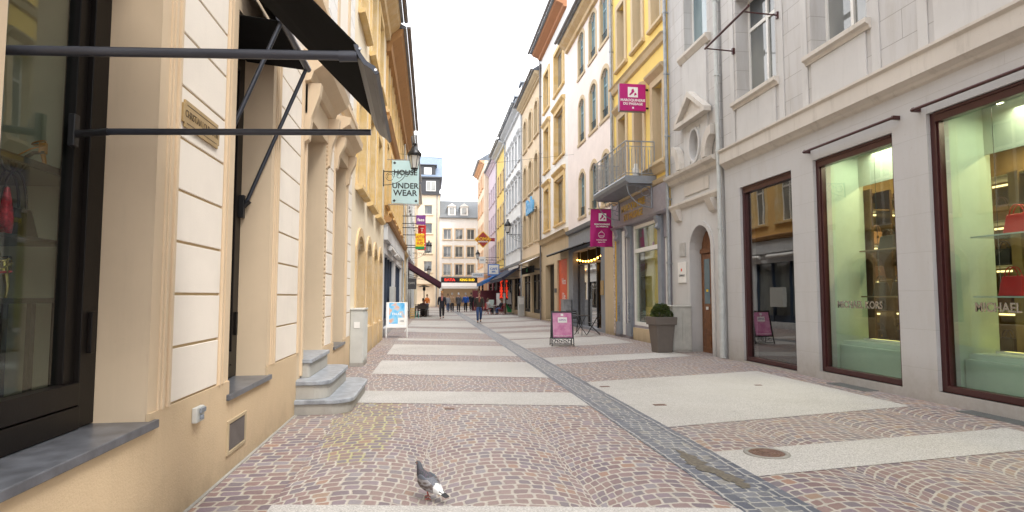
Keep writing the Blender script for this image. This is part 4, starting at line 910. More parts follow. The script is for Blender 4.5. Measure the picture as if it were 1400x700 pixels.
mb = MB(); mb.bx(-2.75, -2.13, 3.3, 3.98, 1.80, 1.82); mb.build('board', M['black'], sh, .003)
mb = MB(); mb.tube([(-2.2, 3.9, .34), (-2.2, 3.9, 1.8)], .014, 6); mb.tube([(-2.2, 3.35, .34), (-2.2, 3.35, 1.8)], .014, 6); mb.build('post', M['black'], sh)
sh = thing('display_stand', 'black metal display stand with upright bars low in the nearest boutique window', 'display stand', (-2.4, 3.6, .34))
mb = MB(); mb.bx(-2.6, -2.15, 3.1, 3.98, 1.46, 1.49); mb.build('top', M['black'], sh, .003)
mb = MB(); mb.bx(-2.6, -2.15, 3.1, 3.9, .84, .87); mb.build('shelf', M['black'], sh, .003)
for x in (-2.18, -2.56):
    for y in (3.2, 3.42, 3.64, 3.86): mb = MB(); mb.bx(x-.012, x+.012, y-.02, y+.02, .34, 1.46); mb.build('bar', M['black'], sh)
shoe('orange sandal with black ankle strap on the high glass shelf', (-2.28, 3.86, 2.226), math.radians(200), plain('orange_satin', (.8, .28, .02), .35), M['black'], 1.1)
shoe('gold high-heeled sandal with red sole on the black stand', (-2.25, 3.55, 1.49), math.radians(250), M['gold'], plain('red_sole', (.55, .01, .02), .3), 1.25)
bag('handbag', 'black handbag with tall ring handle on the lower boutique shelf', (-2.3, 3.62, 1.82), .26, .17, .12, M['black'], math.radians(75), hr=1.3)
p_ = thing('display_bottle', 'slim red sequinned ornament standing at the edge of the lower boutique shelf', 'ornament', (-2.18, 3.40, 1.82))
mb = MB(); mb.lathe((-2.18, 3.40, 1.82), [(.0, 0), (.03, 0), (.035, .08), (.022, .18), (.012, .24), (0, .25)], 12); mb.build('ornament_body', plain('red_sequins', (.45, .02, .04), .25, .3, var=.6, scale=60), p_)

# ------------------------------------------------------------------ leather goods shop interior
def area(name, loc, sx, sy, e, col, parent=None, rot=(0, 0, 0)):
    l = bpy.data.lights.new(name, 'AREA'); l.shape = 'RECTANGLE'; l.size = sx; l.size_y = sy; l.energy = e; l.color = col
    o = bpy.data.objects.new(name, l); C.objects.link(o); o.location = loc; o.rotation_euler = rot
    if parent: o.parent = parent; o.location = Vector(loc)-wl(parent)
    return o
gi = 0
nthy = {9.6: 'left side of the middle', 8.75: 'right side of the middle', 7.15: 'left side of the nearest', 6.3: 'right side of the nearest', 4.2: 'unseen outer'}
for y in (9.6, 8.75, 7.15, 6.3, 4.2):
    for x in (7.75, 8.9):
        gi += 1
        sp = thing('ceiling_spot', f'recessed ceiling spotlight on the {nthy[y]} shop window, {"front" if x < 8 else "back"} row', 'spotlight', (x, y, 4.2), group='recessed spotlights in the leather goods shop')
        mb = MB(); mb.lathe((x, y, 4.16), [(.05, 0), (.06, 0), (.06, .08), (.05, .08)], 16, caps=False); mb.build('ring', M['whitepaint'], sp)
        mb = MB(); mb.lathe((x, y, 4.18), [(.0, 0), (.05, 0)], 16, caps=False); mb.build('lamp', emit('spot_glow', (1, .85, .55), 30), sp)
        if x > 8: area('spot_light', (x, y, 4.12), .25, .25, 17, (1, .74, .38), sp)
for y0 in (9.22, 6.5, 3.8): area('window_light', (7.75, y0, 4.1), .5, 1.3, 17, (1, .93, .66))
mbx = [(8.27, 10.2), (5.4, 7.6)]
rack = thing('display_cabinet', 'bronze wall cabinet with lit niches at the back of the leather goods shop', 'cabinet', (9.0, 8, .06))
mb = MB(); mb.bx(9.25, 9.3, 5.2, 12.3, .06, 3.4)
for k in range(9): y = 5.2+k*.88; mb.bx(8.75, 9.25, y, y+.16, .06, 3.4)
mb.build('cabinet_frame', M['goldint'], rack)
for z in (.55, 1.25, 1.95, 2.65, 3.35):
    mb = MB(); mb.bx(8.78, 9.24, 5.2, 12.3, z, z+.03); mb.build('shelf', plain('pale_shelf', (.45, .38, .22), .3), rack)
    mb = MB(); mb.bx(9.236, 9.249, 5.25, 12.25, z-.06, z-.03); mb.build('light_strip', emit('shelf_light', (1, .78, .35), 1.5), rack)
bcol = {'black': plain('black_leather', (.02, .018, .018), .3), 'red': plain('red_leather', (.55, .012, .015), .35), 'brown': plain('brown_leather', (.12, .05, .02), .4), 'tan': plain('tan_leather', (.38, .2, .09), .4)}
for z, zt in ((.58, 'lowest'), (1.28, 'second'), (1.98, 'third'), (2.68, 'top')):
    for k in range(8):
        nth = ['eighth', 'seventh', 'sixth', 'fifth', 'fourth', 'third', 'second', 'first'][k]
        c = ['black', 'brown', 'black', 'tan'][(k*3+int(z*10)) % 4]
        o_ = bag('handbag', f'{c} handbag, {nth} from the left on the {zt} shelf of the bronze wall cabinet', (8.98, 5.2+k*.88+.5, z+.001), .34+.04*(k % 3), .24+.03*(k % 2), .14, bcol[c], math.radians(90+random.uniform(-12, 12)), hr=.55, grp='handbags on the wall cabinet shelves')
rk2 = thing('display_cabinet', 'bronze cabinet with lit shelves across the far end of the middle leather goods window', 'cabinet', (9.0, 10.4, .06))
mb = MB(); mb.bx(8.12, 10.0, 10.5, 10.55, .06, 3.5)
for x in (8.12, 8.52, 8.92, 9.32, 9.72): mb.bx(x, x+.05, 10.12, 10.5, .06, 3.5)
mb.build('cabinet_frame', plain('dark_bronze', (.09, .05, .02), .35, .3), rk2)
for x in (8.17, 8.97):
    mb = MB(); mb.bx(x, x+.35, 10.49, 10.497, 1.0, 3.3); mb.build('niche_panel', plain('bright_gold_panel', (.52, .36, .13), .25, .5), rk2)
zi = 0
for z in (.6, 1.2, 1.8, 2.45, 3.1):
    mb = MB(); mb.bx(8.17, 9.95, 10.13, 10.49, z, z+.03); mb.build('shelf', plain('brown_shelf', (.16, .10, .04), .3), rk2)
    mb = MB(); mb.bx(8.17, 9.95, 10.47, 10.488, z-.05, z-.02); mb.build('light_strip', emit('shelf_light', (1, .78, .35), 1.5), rk2)
    if z < 3:
        for k_, x in enumerate((8.34, 8.74, 9.14)):
            cc = ['black', 'black', 'brown', 'tan'][(k_+zi) % 4]
            bag('handbag', f'{cc} handbag, {["first", "second", "third"][k_]} from the left on the {["lowest", "second", "third", "top"][zi]} shelf of the far end cabinet', (x, 10.28, z+.031), .28, .24, .13, bcol[cc], 0, hr=.6, grp='handbags on the far end cabinet shelves')
        zi += 1
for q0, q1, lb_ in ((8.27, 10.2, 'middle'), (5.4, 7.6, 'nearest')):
    ls_ = thing('painted_glow_strip', f'yellow panel with painted lamp glow on the display platform of the {lb_} shop window', 'painted glow', (8.0, (q0+q1)/2, .7)); mb = MB(); mb.bx(7.88, 8.05, q0+.1, q1-.1, .702, .725); mb.build('painted_glow_panel', emit('painted_yellow_glow', (1, .86, .25), 1.1), ls_)  # emissive panel stands in for a hidden lamp lighting the platform top
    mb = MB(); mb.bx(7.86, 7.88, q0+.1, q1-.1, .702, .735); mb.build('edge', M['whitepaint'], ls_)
gs = thing('glass_shelf', 'hanging glass shelf carrying red handbags in the nearest leather goods window', 'shelf', (7.7, 6.8, 1.45))
for z in (1.48, 2.30):
    mb = MB(); mb.bx(7.4, 7.95, 5.7, 7.35, z, z+.02); mb.build('glass_board', plain('pale_glass_edge', (.42, .55, .5), .1), gs, .002)
    for y in (5.8, 7.2): mb = MB(); mb.tube([(7.68, y, z), (7.68, y, 4.25)], .004, 5); mb.build('cable', M['steel'], gs)
gs2 = thing('glass_shelf', 'hanging glass shelf carrying black handbags in the middle leather goods window', 'shelf', (7.9, 9.2, 1.9))
for z in (1.48, 2.30):
    mb = MB(); mb.bx(7.75, 8.2, 8.4, 9.98, z, z+.025); mb.build('glass_board', plain('brown_glass_edge', (.25, .19, .12), .15), gs2, .002)
    for y in (8.5, 9.8): mb = MB(); mb.tube([(7.98, y, z), (7.98, y, 4.25)], .004, 5); mb.build('cable', M['steel'], gs2)
for col, yy, zz, ww, lb in (('red', 7.02, 1.5, .34, 'red tote handbag on the lower glass shelf of the nearest shop window'), ('red', 6.9, 2.32, .36, 'bright red handbag on the upper glass shelf of the nearest shop window'),
                       ('red', 6.3, 1.5, .34, 'second red handbag on the lower glass shelf, close to the edge of the photo'), ('red', 6.25, 2.32, .3, 'second red handbag on the upper glass shelf, close to the edge of the photo')):
    bag('handbag', lb, (7.68, yy, zz+.001), ww, .27, .15, bcol[col], math.radians(90), hr=.55)
for yy, zz, ww, lb in ((9.55, 2.32, .36, 'black handbag on the upper glass shelf of the middle shop window'), (9.75, 1.5, .30, 'black handbag on the left of the lower glass shelf of the middle shop window'), (9.33, 1.5, .28, 'black handbag on the right of the lower glass shelf of the middle shop window')):
    bag('handbag', lb, (7.98, yy, zz+.001), ww, .25, .15, bcol['black'], math.radians(90), hr=.55)
for y0, y1, lb in ((8.08, 10.32, 'thin maroon rolled awning bar above the middle leather goods window'), (5.5, 7.75, 'thin maroon rolled awning bar above the nearest leather goods window')):
    a_ = thing('awning_bar', lb, 'awning', (6.95, y0, 4.2)); mb = MB(); mb.tube([(6.94, y0, 4.21), (6.94, y1, 4.21)], .024, 10); mb.build('roller', M['maroon'], a_)
    for y in (y0+.03, y1-.03): mb = MB(); mb.bx(6.93, 7.05, y-.02, y+.02, 4.18, 4.24); mb.build('bracket', M['maroon'], a_)
a_ = thing('window_awning', 'small maroon awning frame projecting from the upper grey window', 'awning', (6.9, 12.1, 7.2))
mb = MB(); mb.tube([(6.33, 13.0, 7.30), (6.25, 10.9, 7.30)], .028, 8); mb.build('front_rail', M['maroon'], a_)
mb = MB(); mb.tube([(6.36, 12.95, 7.335), (6.28, 10.95, 7.335)], .024, 8); mb.build('rolled_canopy', plain('dark_maroon_canvas', (.05, .02, .02), .9), a_)
for y, x in ((12.98, 6.33), (11.15, 6.26)): mb = MB(); mb.tube([(x, y, 7.30), (7.03, y, 7.27)], .016, 8); mb.bx(6.99, 7.05, y-.03, y+.03, 7.2, 7.34); mb.build('arm', M['maroon'], a_)

# ------------------------------------------------------------------ wall lamps
def wall_lamp(label, wall, x, y, z, h=.98, grp='lanterns on scrolled wall brackets'):
    """lantern hanging point at (x, y), base height z; bracket back to the wall"""
    L = thing('wall_lamp', label, 'street lamp', (wall, y, z), 0, grp); k = h; s_ = 1 if wall > x else -1
    mb = MB(); mb.lathe((x, y, z), [(.11*k, 0), (.13*k, .04*k), (.12*k, .06*k)], 6); mb.lathe((x, y, z), [(.235*k, .50*k), (.26*k, .53*k), (.26*k, .60*k), (.16*k, .72*k), (.10*k, .84*k), (.05*k, .86*k), (.05*k, .90*k), (.08*k, .92*k), (.075*k, .98*k), (0, 1.0*k)], 12)
    for j in range(6):
        q = PI/3*j; mb.tube([(x+.12*k*math.cos(q), y+.12*k*math.sin(q), z+.05*k), (x+.215*k*math.cos(q), y+.215*k*math.sin(q), z+.51*k)], .010*k, 5)
    mb.build('lantern_frame', M['black'], L)
    mb = MB(); mb.lathe((x, y, z), [(.105*k, .06*k), (.2*k, .5*k)], 6); mb.build('lantern_glass', M['lampglass'], L)
    mb = MB(); zb = z-.09*k; mb.tube([(wall, y, zb), (x, y, zb)], .018, 6); mb.tube([(x, y, zb-.03), (x, y, z+.02)], .03, 8); mb.tube([(wall-s_*.02, y, zb-.55*k), (wall-s_*.02, y, zb+.05)], .02, 6)
    D = abs(wall-x)
    for cx, cz, r in ((.22, -.2, .16), (.52, -.14, .11), (.75, -.1, .08)):
        c_ = (wall-s_*cx*D, zb+cz*k)
        mb.tube([(c_[0]+(r*D*(1-.5*i/18))*math.cos(i*.55)*1, y, c_[1]+(r*D*(1-.5*i/18))*math.sin(i*.55)) for i in range(19)], .010, 5)
    mb.tube([(wall-s_*(.03+(D*.7)*math.sin(q)), y, zb-.5*k*math.cos(q)) for q in [PI/2*i/8 for i in range(9)]], .012, 5)
    mb.build('bracket', M['black'], L); return L
wall_lamp('black lantern on a scrolled bracket in front of the pale blue hanging sign', -1.71, -.62, 21.4, 6.0)
wall_lamp('black lantern on the white terraced house down the right side', 7.05, 5.95, 46.5, 6.45, 1.1)
wall_lamp('black lantern on the lilac house, far down the right side', 7.05, 5.1, 66, 5.6, 1.0)
wall_lamp('black lantern above the maroon cafe awning on the left', -1.71, -.2, 52, 5.3, 1.0)
wall_lamp('farthest small black lantern on the left, near the corner block', -1.71, -.25, 70, 4.0, 1.0)

# ------------------------------------------------------------------ hanging signs
XR, UP = (1, 0, 0), (0, 0, 1)
s_ = thing('hanging_sign', 'pale blue hanging sign for underwear with black decorative lettering', 'sign', (-1.71, 22.5, 5.8))
mb = MB(); mb.bx(-1.48, -.48, 22.48, 22.53, 4.94, 6.56); mb.build('sign_panel', M['paleblue'], s_, .006)
for z in (4.9, 6.59): mb = MB(); mb.tube([(-1.72, 22.505, z), (-.46, 22.505, z)], .018, 8); mb.build('bar', M['steel'], s_)
for tx, z, sz in (('HOUSE', 6.1, .27), ('UNDER', 5.6, .29), ('WEAR', 5.33, .31)): text(tx, sz, (-.98, 22.478, z), XR, UP, M['letterk'], s_, bold=.006, depth=.003)
for x, z in ((-1.38, 5.04), (-.58, 5.04), (-1.38, 6.46)): mb = MB(); mb.prism(F((0, 22.48, 0), XR, (0, -1, 0)), [(x-.06, z), (x, z-.05), (x+.06, z), (x, z+.06)], 0, .004); mb.build('corner_ornament', M['letterk'], s_)
s_ = thing('box_sign', 'magenta square box sign with white emblem high on the yellow house', 'sign', (7.05, 18.6, 8.0))
mb = MB(); mb.bx(6.06, 6.94, 18.55, 18.75, 7.55, 8.45); mb.build('sign_box', [M['magsign']], s_, .01)
mb = MB(); mb.bx(6.05, 6.95, 18.58, 18.72, 7.54, 8.46); mb.build('sign_edge', M['lilacpaint'], s_, .004)
for z in (7.68, 8.3): mb = MB(); mb.tube([(6.93, 18.65, z), (7.06, 18.65, z)], .035, 8); mb.build('bracket', M['black'], s_)
def emblem(par, x, y, z, k):
    mb = MB(); mb.bx(x-k, x+k, y-.006, y, z-k, z+k); mb.build('emblem', M['letterw'], par)
    mb = MB(); fr = F((0, y-.006, 0), XR, (0, -1, 0))
    mb.prism(fr, [(x-.6*k, z-.7*k), (x-.1*k, z-.3*k), (x+.3*k, z+.1*k), (x+.1*k, z+.7*k), (x-.25*k, z+.5*k), (x-.3*k, z+.0*k), (x-.75*k, z-.45*k)], 0, .004)
    mb.prism(fr, [(x+.25*k, z-.7*k), (x+.75*k, z-.5*k), (x+.6*k, z-.1*k), (x+.3*k, z-.2*k)], 0, .004); mb.build('emblem_figure', M['magsign'], par)
emblem(s_, 6.5, 18.548, 8.17, .17)
text('MAROQUINERIE', .115, (6.5, 18.546, 7.9), XR, UP, M['letterw'], s_, bold=.003); text('DU PASSAGE', .115, (6.5, 18.546, 7.78), XR, UP, M['letterw'], s_, bold=.003); mb = MB(); mb.bx(6.47, 6.53, 18.543, 18.548, 7.62, 7.68); mb.build('mark', M['letterw'], s_)
s_ = thing('hanging_banner', 'magenta cloth banner with white emblem hanging by the cafe front', 'banner', (7.05, 22.4, 4.1))
mb = MB(); nx, nz = 10, 12
vs = [(6.1+.86*i/nx-.05*(j/nz)*(1-i/nx), 22.4+.035*math.sin(i*1.1+j*.35)*(j/nz+.15), 4.86-1.46*j/nz) for j in range(nz+1) for i in range(nx+1)]
mb.add(vs+[(x, y+.006, z) for x, y, z in vs], [(j*(nx+1)+i, j*(nx+1)+i+1, (j+1)*(nx+1)+i+1, (j+1)*(nx+1)+i) for j in range(nz) for i in range(nx)]+[((nz+1)*(nx+1)+j*(nx+1)+i, (nz+1)*(nx+1)+(j+1)*(nx+1)+i, (nz+1)*(nx+1)+(j+1)*(nx+1)+i+1, (nz+1)*(nx+1)+j*(nx+1)+i+1) for j in range(nz) for i in range(nx)], True); mb.build('cloth', M['magenta'], s_)
for z in (4.87, 3.40): mb = MB(); mb.tube([(5.99, 22.4, z), (7.06, 22.4, z)], .015, 8); mb.build('bar', M['steel'], s_)
emblem(s_, 6.55, 22.36, 4.55, .15)
text('MAROQUINERIE', .085, (6.53, 22.355, 4.27), XR, UP, M['letterw'], s_, bold=.002); text('DU PASSAGE', .085, (6.53, 22.355, 4.18), XR, UP, M['letterw'], s_, bold=.002)
mb = MB(); mb.tube([(6.5+.12*math.cos(q), 22.355, 3.86+.11*math.sin(q)) for q in [2*PI*i/16 for i in range(17)]], .008, 5); mb.tube([(6.4, 22.355, 3.82), (6.6, 22.355, 3.82)], .01, 5); mb.tube([(6.44, 22.355, 3.95), (6.5, 22.355, 4.02), (6.56, 22.355, 3.95)], .008, 5); mb.build('crest', M['letterw'], s_)
text('MAROQUINIER', .06, (6.5, 22.35, 3.66), XR, UP, M['letterw'], s_, bold=.001); text('depuis 1935', .06, (6.5, 22.35, 3.58), XR, UP, M['letterw'], s_, bold=.001)
def box_sign(label, wall, x0, x1, y, z0, z1, m, txt, tm, sz, extra=None, th=.16):
    s_ = thing('hanging_sign', label, 'sign', (wall, y, (z0+z1)/2)); mb = MB(); mb.bx(x0, x1, y, y+th, z0, z1); mb.build('sign_box', m, s_, .01)
    mb = MB()
    for z in (z0+.1*(z1-z0), z1-.1*(z1-z0)): mb.tube([(wall, y+th/2, z), (x1 if wall > x1 else x0, y+th/2, z)], .025, 6)
    mb.build('bracket', M['black'], s_)
    for i, q in enumerate(txt): text(q, sz, ((x0+x1)/2, y-.004, (z0+z1)/2+(len(txt)-1)*sz*.5-i*sz), XR, UP, tm, s_, bold=.006)
    return s_
box_sign('small purple hanging sign with white script, above the red and yellow ones', -1.71, -.88, -.34, 35, 5.65, 6.2, M['purple'], ['faes'], M['letterw'], .26)
box_sign('red hanging box sign directly under the purple sign', -1.71, -.78, -.32, 35.4, 4.2, 5.66, M['red'], ['T', 'A', 'B', 'AC'], M['letterw'], .3)
s_ = box_sign('yellow hanging sign with green foot in front of the red sign', -1.71, -.9, -.4, 34.8, 4.35, 5.1, M['yellowsign'], ['LOTO', 'DU', 'SUD'], M['orangered'], .19)
mb = MB(); mb.bx(-.9, -.4, 34.79, 34.97, 4.2, 4.345); mb.build('green_foot', M['green'], s_)
s_ = thing('diamond_sign', 'dark red diamond sign with yellow border and lettering', 'sign', (7.05, 66.5, 7.8))
dr_ = plain('dark_red_sign', (.30, .02, .02), .5); oy_ = plain('ochre_yellow_sign', (.75, .42, .02), .5); dcx, dcz, dh = 5.72, 7.82, .95
fr = F((0, 66.5, 0), XR, (0, -1, 0)); mb = MB(); mb.prism(fr, [(dcx-dh, dcz), (dcx, dcz-dh), (dcx+dh, dcz), (dcx, dcz+dh)], -.1, .0); mb.build('border', oy_, s_)
mb = MB(); q = dh-.13; mb.prism(fr, [(dcx-q, dcz), (dcx, dcz-q), (dcx+q, dcz), (dcx, dcz+q)], .0, .02); mb.build('sign_panel', dr_, s_)
mb = MB(); mb.bx(dcx+.3, 7.05, 66.61, 66.7, dcz-.18, dcz+.18); mb.build('bracket', dr_, s_)
text('ROMA', .52, (dcx, 66.47, dcz+.04), XR, UP, oy_, s_, bold=.02); text('RISTORANTE', .19, (dcx, 66.47, dcz-.26), XR, UP, M['letterw'], s_, bold=.006)
box_sign('white and blue square hanging sign on the yellow terraced house', 7.05, 5.47, 6.6, 58, 3.5, 4.62, M['bluesign'], [], M['letterw'], .3)
s_ = bpy.context.scene.objects[-1] if 0 else [o for o in C.objects if o.get('label', '').startswith('white and blue square')][0]
mb = MB(); mb.bx(5.57, 6.5, 57.98, 58.0, 3.65, 4.52); mb.build('sign_face', M['whitepaint'], s_); text('CAFE', .3, (6.03, 57.975, 4.15), XR, UP, M['bluesign'], s_, bold=.01); text('BIER', .2, (6.03, 57.975, 3.87), XR, UP, M['bluesign'], s_, bold=.01)
box_sign('long white hanging sign beyond the blue and white square sign', 7.05, 4.3, 5.6, 64, 3.5, 4.0, M['whitepaint'], ['OPTIQUE'], M['greypaint'], .24)
box_sign('small white hanging board above the long white sign', 7.05, 4.9, 5.6, 62, 4.9, 5.6, M['whitepaint'], ['BAR'], M['greypaint'], .2)
s_ = thing('wall_script_sign', 'blue script shop name mounted on the tan house', 'sign', (7.0, 42, 7.8))
text('Badu', 1.5, (6.9, 41.7, 7.85), (0, -1, 0), UP, plain('light_blue_letters', (.12, .4, .7), .4), s_, bold=.05, depth=.06)
mb = MB(); mb.bx(6.93, 7.05, 39.9, 43.5, 7.45, 7.5); mb.build('rail', M['whitepaint'], s_)
s_ = thing('neon_sign', 'pair of glowing red vertical letter strips beside the maroon cafe', 'sign', (6.3, 52.5, 2.1))
neon = emit('red_orange_neon', (.8, .04, .01), .5)
for x, y in ((5.85, 50), (6.3, 50.2)):
    mb = MB(); mb.bx(x-.14, x+.14, y+.03, y+.1, 1.2, 2.9); mb.build('strip_back', M['winered'], s_)
    for i, ch in enumerate('PIZZA'): text(ch, .34, (x, y+.02, 2.7-i*.31), XR, UP, neon, s_, bold=.03)
mb = MB(); mb.tube([(6.25, 50.15, 0), (6.25, 50.15, 2.9)], .03, 6); mb.tube([(5.75, 50.15, 2.9), (7.05, 50.15, 2.9)], .03, 6); mb.build('pole', M['black'], s_)
s_ = thing('flag_banner', 'white and green folded banner standing beside the cafe terrace', 'banner', (6.6, 51, 0))
mb = MB(); fr = F((0, 51, 0), XR, (0, -1, 0)); mb.prism(fr, [(6.3, .9), (6.85, .8), (6.8, 1.7), (6.6, 2.0), (6.3, 1.5)], -.05, .0); mb.build('cloth', M['whitefab'], s_)
mb = MB(); mb.prism(fr, [(6.32, .95), (6.87, .3), (6.86, .1), (6.5, .15), (6.3, 1.1)], 0, .03); mb.build('green_cloth', M['green'], s_)
mb = MB(); mb.tube([(6.85, 51.06, 0), (6.85, 51.06, 2.0)], .02, 6); mb.lathe((6.85, 51.06, 0), [(.0, 0), (.2, 0), (.2, .04), (0, .05)], 12); mb.build('pole', M['steel'], s_)
s_ = thing('slate_sign', 'dark slate board hanging sign at the left cafe', 'sign', (-1.71, 42, 2.4)); mb = MB(); mb.bx(-1.66, -1.0, 42, 42.05, 1.98, 2.72); mb.build('board', M['slatemat'], s_, .01)
mb = MB(); mb.tube([(-1.71, 42.02, 2.76), (-.98, 42.02, 2.76)], .02, 6); mb.build('bracket', M['black'], s_); text('CAFE', .2, (-1.33, 41.99, 2.4), XR, UP, M['graysheet'], s_)
s_ = thing('letter_plate', 'small white notice box on the shopfront wall behind the white pavement board', 'notice', FL.p(24, 1.9, 0)); mb = MB(); mb.box(FL, 25.5, 26.5, 1.0, 1.9, .0, .2); mb.build('board', M['graysheet'], s_, .01)

# ------------------------------------------------------------------ far awnings
def awn(name, label, wall, xf, y0, y1, zw, zf, m, val=.22, valm=None, arms=True, side=0):
    a_ = thing(name, label, 'awning', (wall, (y0+y1)/2, zw)); mb = MB(); s_ = 1 if wall > xf else -1
    n = 14; vs = []
    for i in range(n+1):
        y = y0+(y1-y0)*i/n
        vs += [(wall, y, zw), ((wall+xf)/2, y, (zw+zf)/2-.04), (xf, y, zf)]
    fs = [(i*3+k, i*3+k+1, i*3+k+4, i*3+k+3) for i in range(n) for k in range(2)]
    N0 = len(vs); mb.add(vs+[(x, y, z-.03) for x, y, z in vs], fs+[tuple(N0+j for j in reversed(q)) for q in fs]+[(0, 1, N0+1, N0), (1, 2, N0+2, N0+1), (n*3, n*3+1, N0+n*3+1, N0+n*3), (n*3+1, n*3+2, N0+n*3+2, N0+n*3+1)]); mb.build('canopy', m, a_)
    if val:
        mb = MB(); k = max(6, int((y1-y0)/.3)); top = [(y0+(y1-y0)*i/k, zf-.01) for i in range(k+1)]
        fr = F((xf, 0, 0), (0, 1, 0), (1, 0, 0))
        for i in range(k): mb.prism(fr, [(top[i][0], zf-.01), (top[i+1][0], zf-.01), (top[i+1][0], zf-val), ((top[i][0]+top[i+1][0])/2, zf-val-.05), (top[i][0], zf-val)], -.008, .008)
        mb.build('valance', valm or m, a_)
    if side:
        for y in (y0, y1):
            mb = MB(); fr = F((0, y, 0), (1, 0, 0), (0, 1, 0)); mb.prism(fr, [(wall, zw), (xf, zf), (xf, zf-side), (wall, zw-side)], -.008, .008); mb.build('side_flap', valm or m, a_)
    mb = MB(); mb.tube([(xf, y0, zf), (xf, y1, zf)], .03, 6); mb.build('front_rail', M['black'], a_)
    if arms:
        for y in (y0+.2, y1-.2): mb = MB(); mb.tube([(wall, y, zw-.9), (xf, y, zf-.02)], .02, 6); mb.build('arm', M['black'], a_)
    return a_
awn('cafe_awning', 'dark maroon sloping awning over the left cafe terrace', -1.71, .72, 43, 48.5, 4.0, 2.5, M['maroonfab'], .3, side=.42)
awn('shop_awning', 'flat black awning in front of the grey cafe front on the right', 7.05, 6.3, 24.3, 32.4, 3.95, 3.72, M['fabric_black'], .05, arms=False)
awn('shop_awning', 'white awning sloping from the tan house', 7.05, 5.6, 38.4, 43.4, 4.15, 3.55, M['whitefab'], .15)
awn('cafe_awning', 'long navy blue awning over the right cafe terrace', 7.05, 5.6, 47.5, 57, 4.0, 3.0, M['navyfab'], .25, side=.25)
awn('cafe_awning', 'bright blue awning just beyond the navy one', 7.05, 5.0, 58.6, 66, 3.9, 2.9, M['bluefab'], .3, side=.3)
s_ = thing('shop_fascia_sign', 'black shop name board with small pink and green marks under the white awning', 'sign', (6.6, 41, 3.3)); mb = MB(); mb.bx(6.5, 6.62, 38.2, 43, 3.05, 3.5); mb.build('board', M['fabric_black'], s_)
text('mili', .4, (6.49, 40.5, 3.28), (0, -1, 0), UP, M['green'], s_); mb = MB(); mb.bx(6.62, 7.05, 38.3, 38.36, 3.2, 3.3); mb.bx(6.62, 7.05, 42.8, 42.86, 3.2, 3.3); mb.build('bracket', M['black'], s_)

# string lights and lamps in the cafe
s_ = thing('string_lights', 'string of glowing warm bulbs across the dark cafe front', 'string lights', (6.9, 25, 3.4)); warm = emit('warm_bulb', (1, .42, .06), 14)
P0 = [(7.25, 24.5+4.7*i/9, 3.35-.18*math.sin(PI*i/9)) for i in range(10)]
mb = MB(); mb.tube(P0, .006, 5); mb.build('cable', M['black'], s_)
for p in P0: mb = MB(); mb.lathe((p[0], p[1], p[2]-.09), [(0, 0), (.035, .02), (.04, .045), (.02, .08), (0, .09)], 10); mb.build('bulb', warm, s_)
for y, z, lb in ((25.3, 2.75, 'glowing wall bulb in the cafe, upper one near the door'), (28.6, 2.75, 'glowing wall bulb in the cafe, upper one farther in'), (26.5, 2.1, 'glowing wall bulb in the cafe, lower one near the door'), (28.0, 2.1, 'glowing wall bulb in the cafe, lower one farther in')):
    s_ = thing('pendant_lamp', lb, 'lamp', (7.5, y, z)); mb = MB(); mb.lathe((7.5, y, z), [(0, 0), (.05, .03), (.05, .08), (.02, .12), (0, .12)], 10); mb.build('bulb', warm, s_); mb = MB(); mb.tube([(7.5, y, z+.12), (7.5, y, 4.4)], .005, 4); mb.build('cable', M['black'], s_)
    if z < 2.5: l = bpy.data.lights.new('bulb_light', 'POINT'); l.energy = 25; l.color = (1, .5, .15); l.shadow_soft_size = .05; o = bpy.data.objects.new('bulb_light', l); C.objects.link(o); o.parent = s_; o.location = (0, 0, -.05)
area('shop_light', (8.0, 19.1, 3.9), .8, 1.6, 35, (1, .8, .5))
pl = thing('pendant_lamp', 'magenta pendant lamp in the yellow house shop window', 'lamp', (7.6, 19.5, 3.6)); mb = MB(); mb.lathe((7.6, 19.5, 3.2), [(.14, 0), (.15, .1), (.05, .3), (0, .32)], 14); mb.build('lamp_shade', M['magsign'], pl); mb = MB(); mb.tube([(7.6, 19.5, 3.5), (7.6, 19.5, 3.95)], .006, 4); mb.build('cable', M['black'], pl)
tb = thing('display_table', 'wooden display table inside the yellow house shop', 'table', (8.3, 19, .35)); mb = MB(); mb.bx(7.7, 8.9, 18.2, 20, 1.0, 1.05); mb.build('top', M['wood'], tb)
for x in (7.8, 8.8):
    for y in (18.3, 19.9): mb = MB(); mb.bx(x-.03, x+.03, y-.03, y+.03, .35, 1.0); mb.build('leg', M['wood'], tb)
for y, c in ((18.6, 'tan'), (19.4, 'brown')): bag('handbag', f'{c} handbag on the wooden table inside the yellow house shop', (8.0, y, 1.05), .36, .28, .15, bcol[c], math.radians(80))

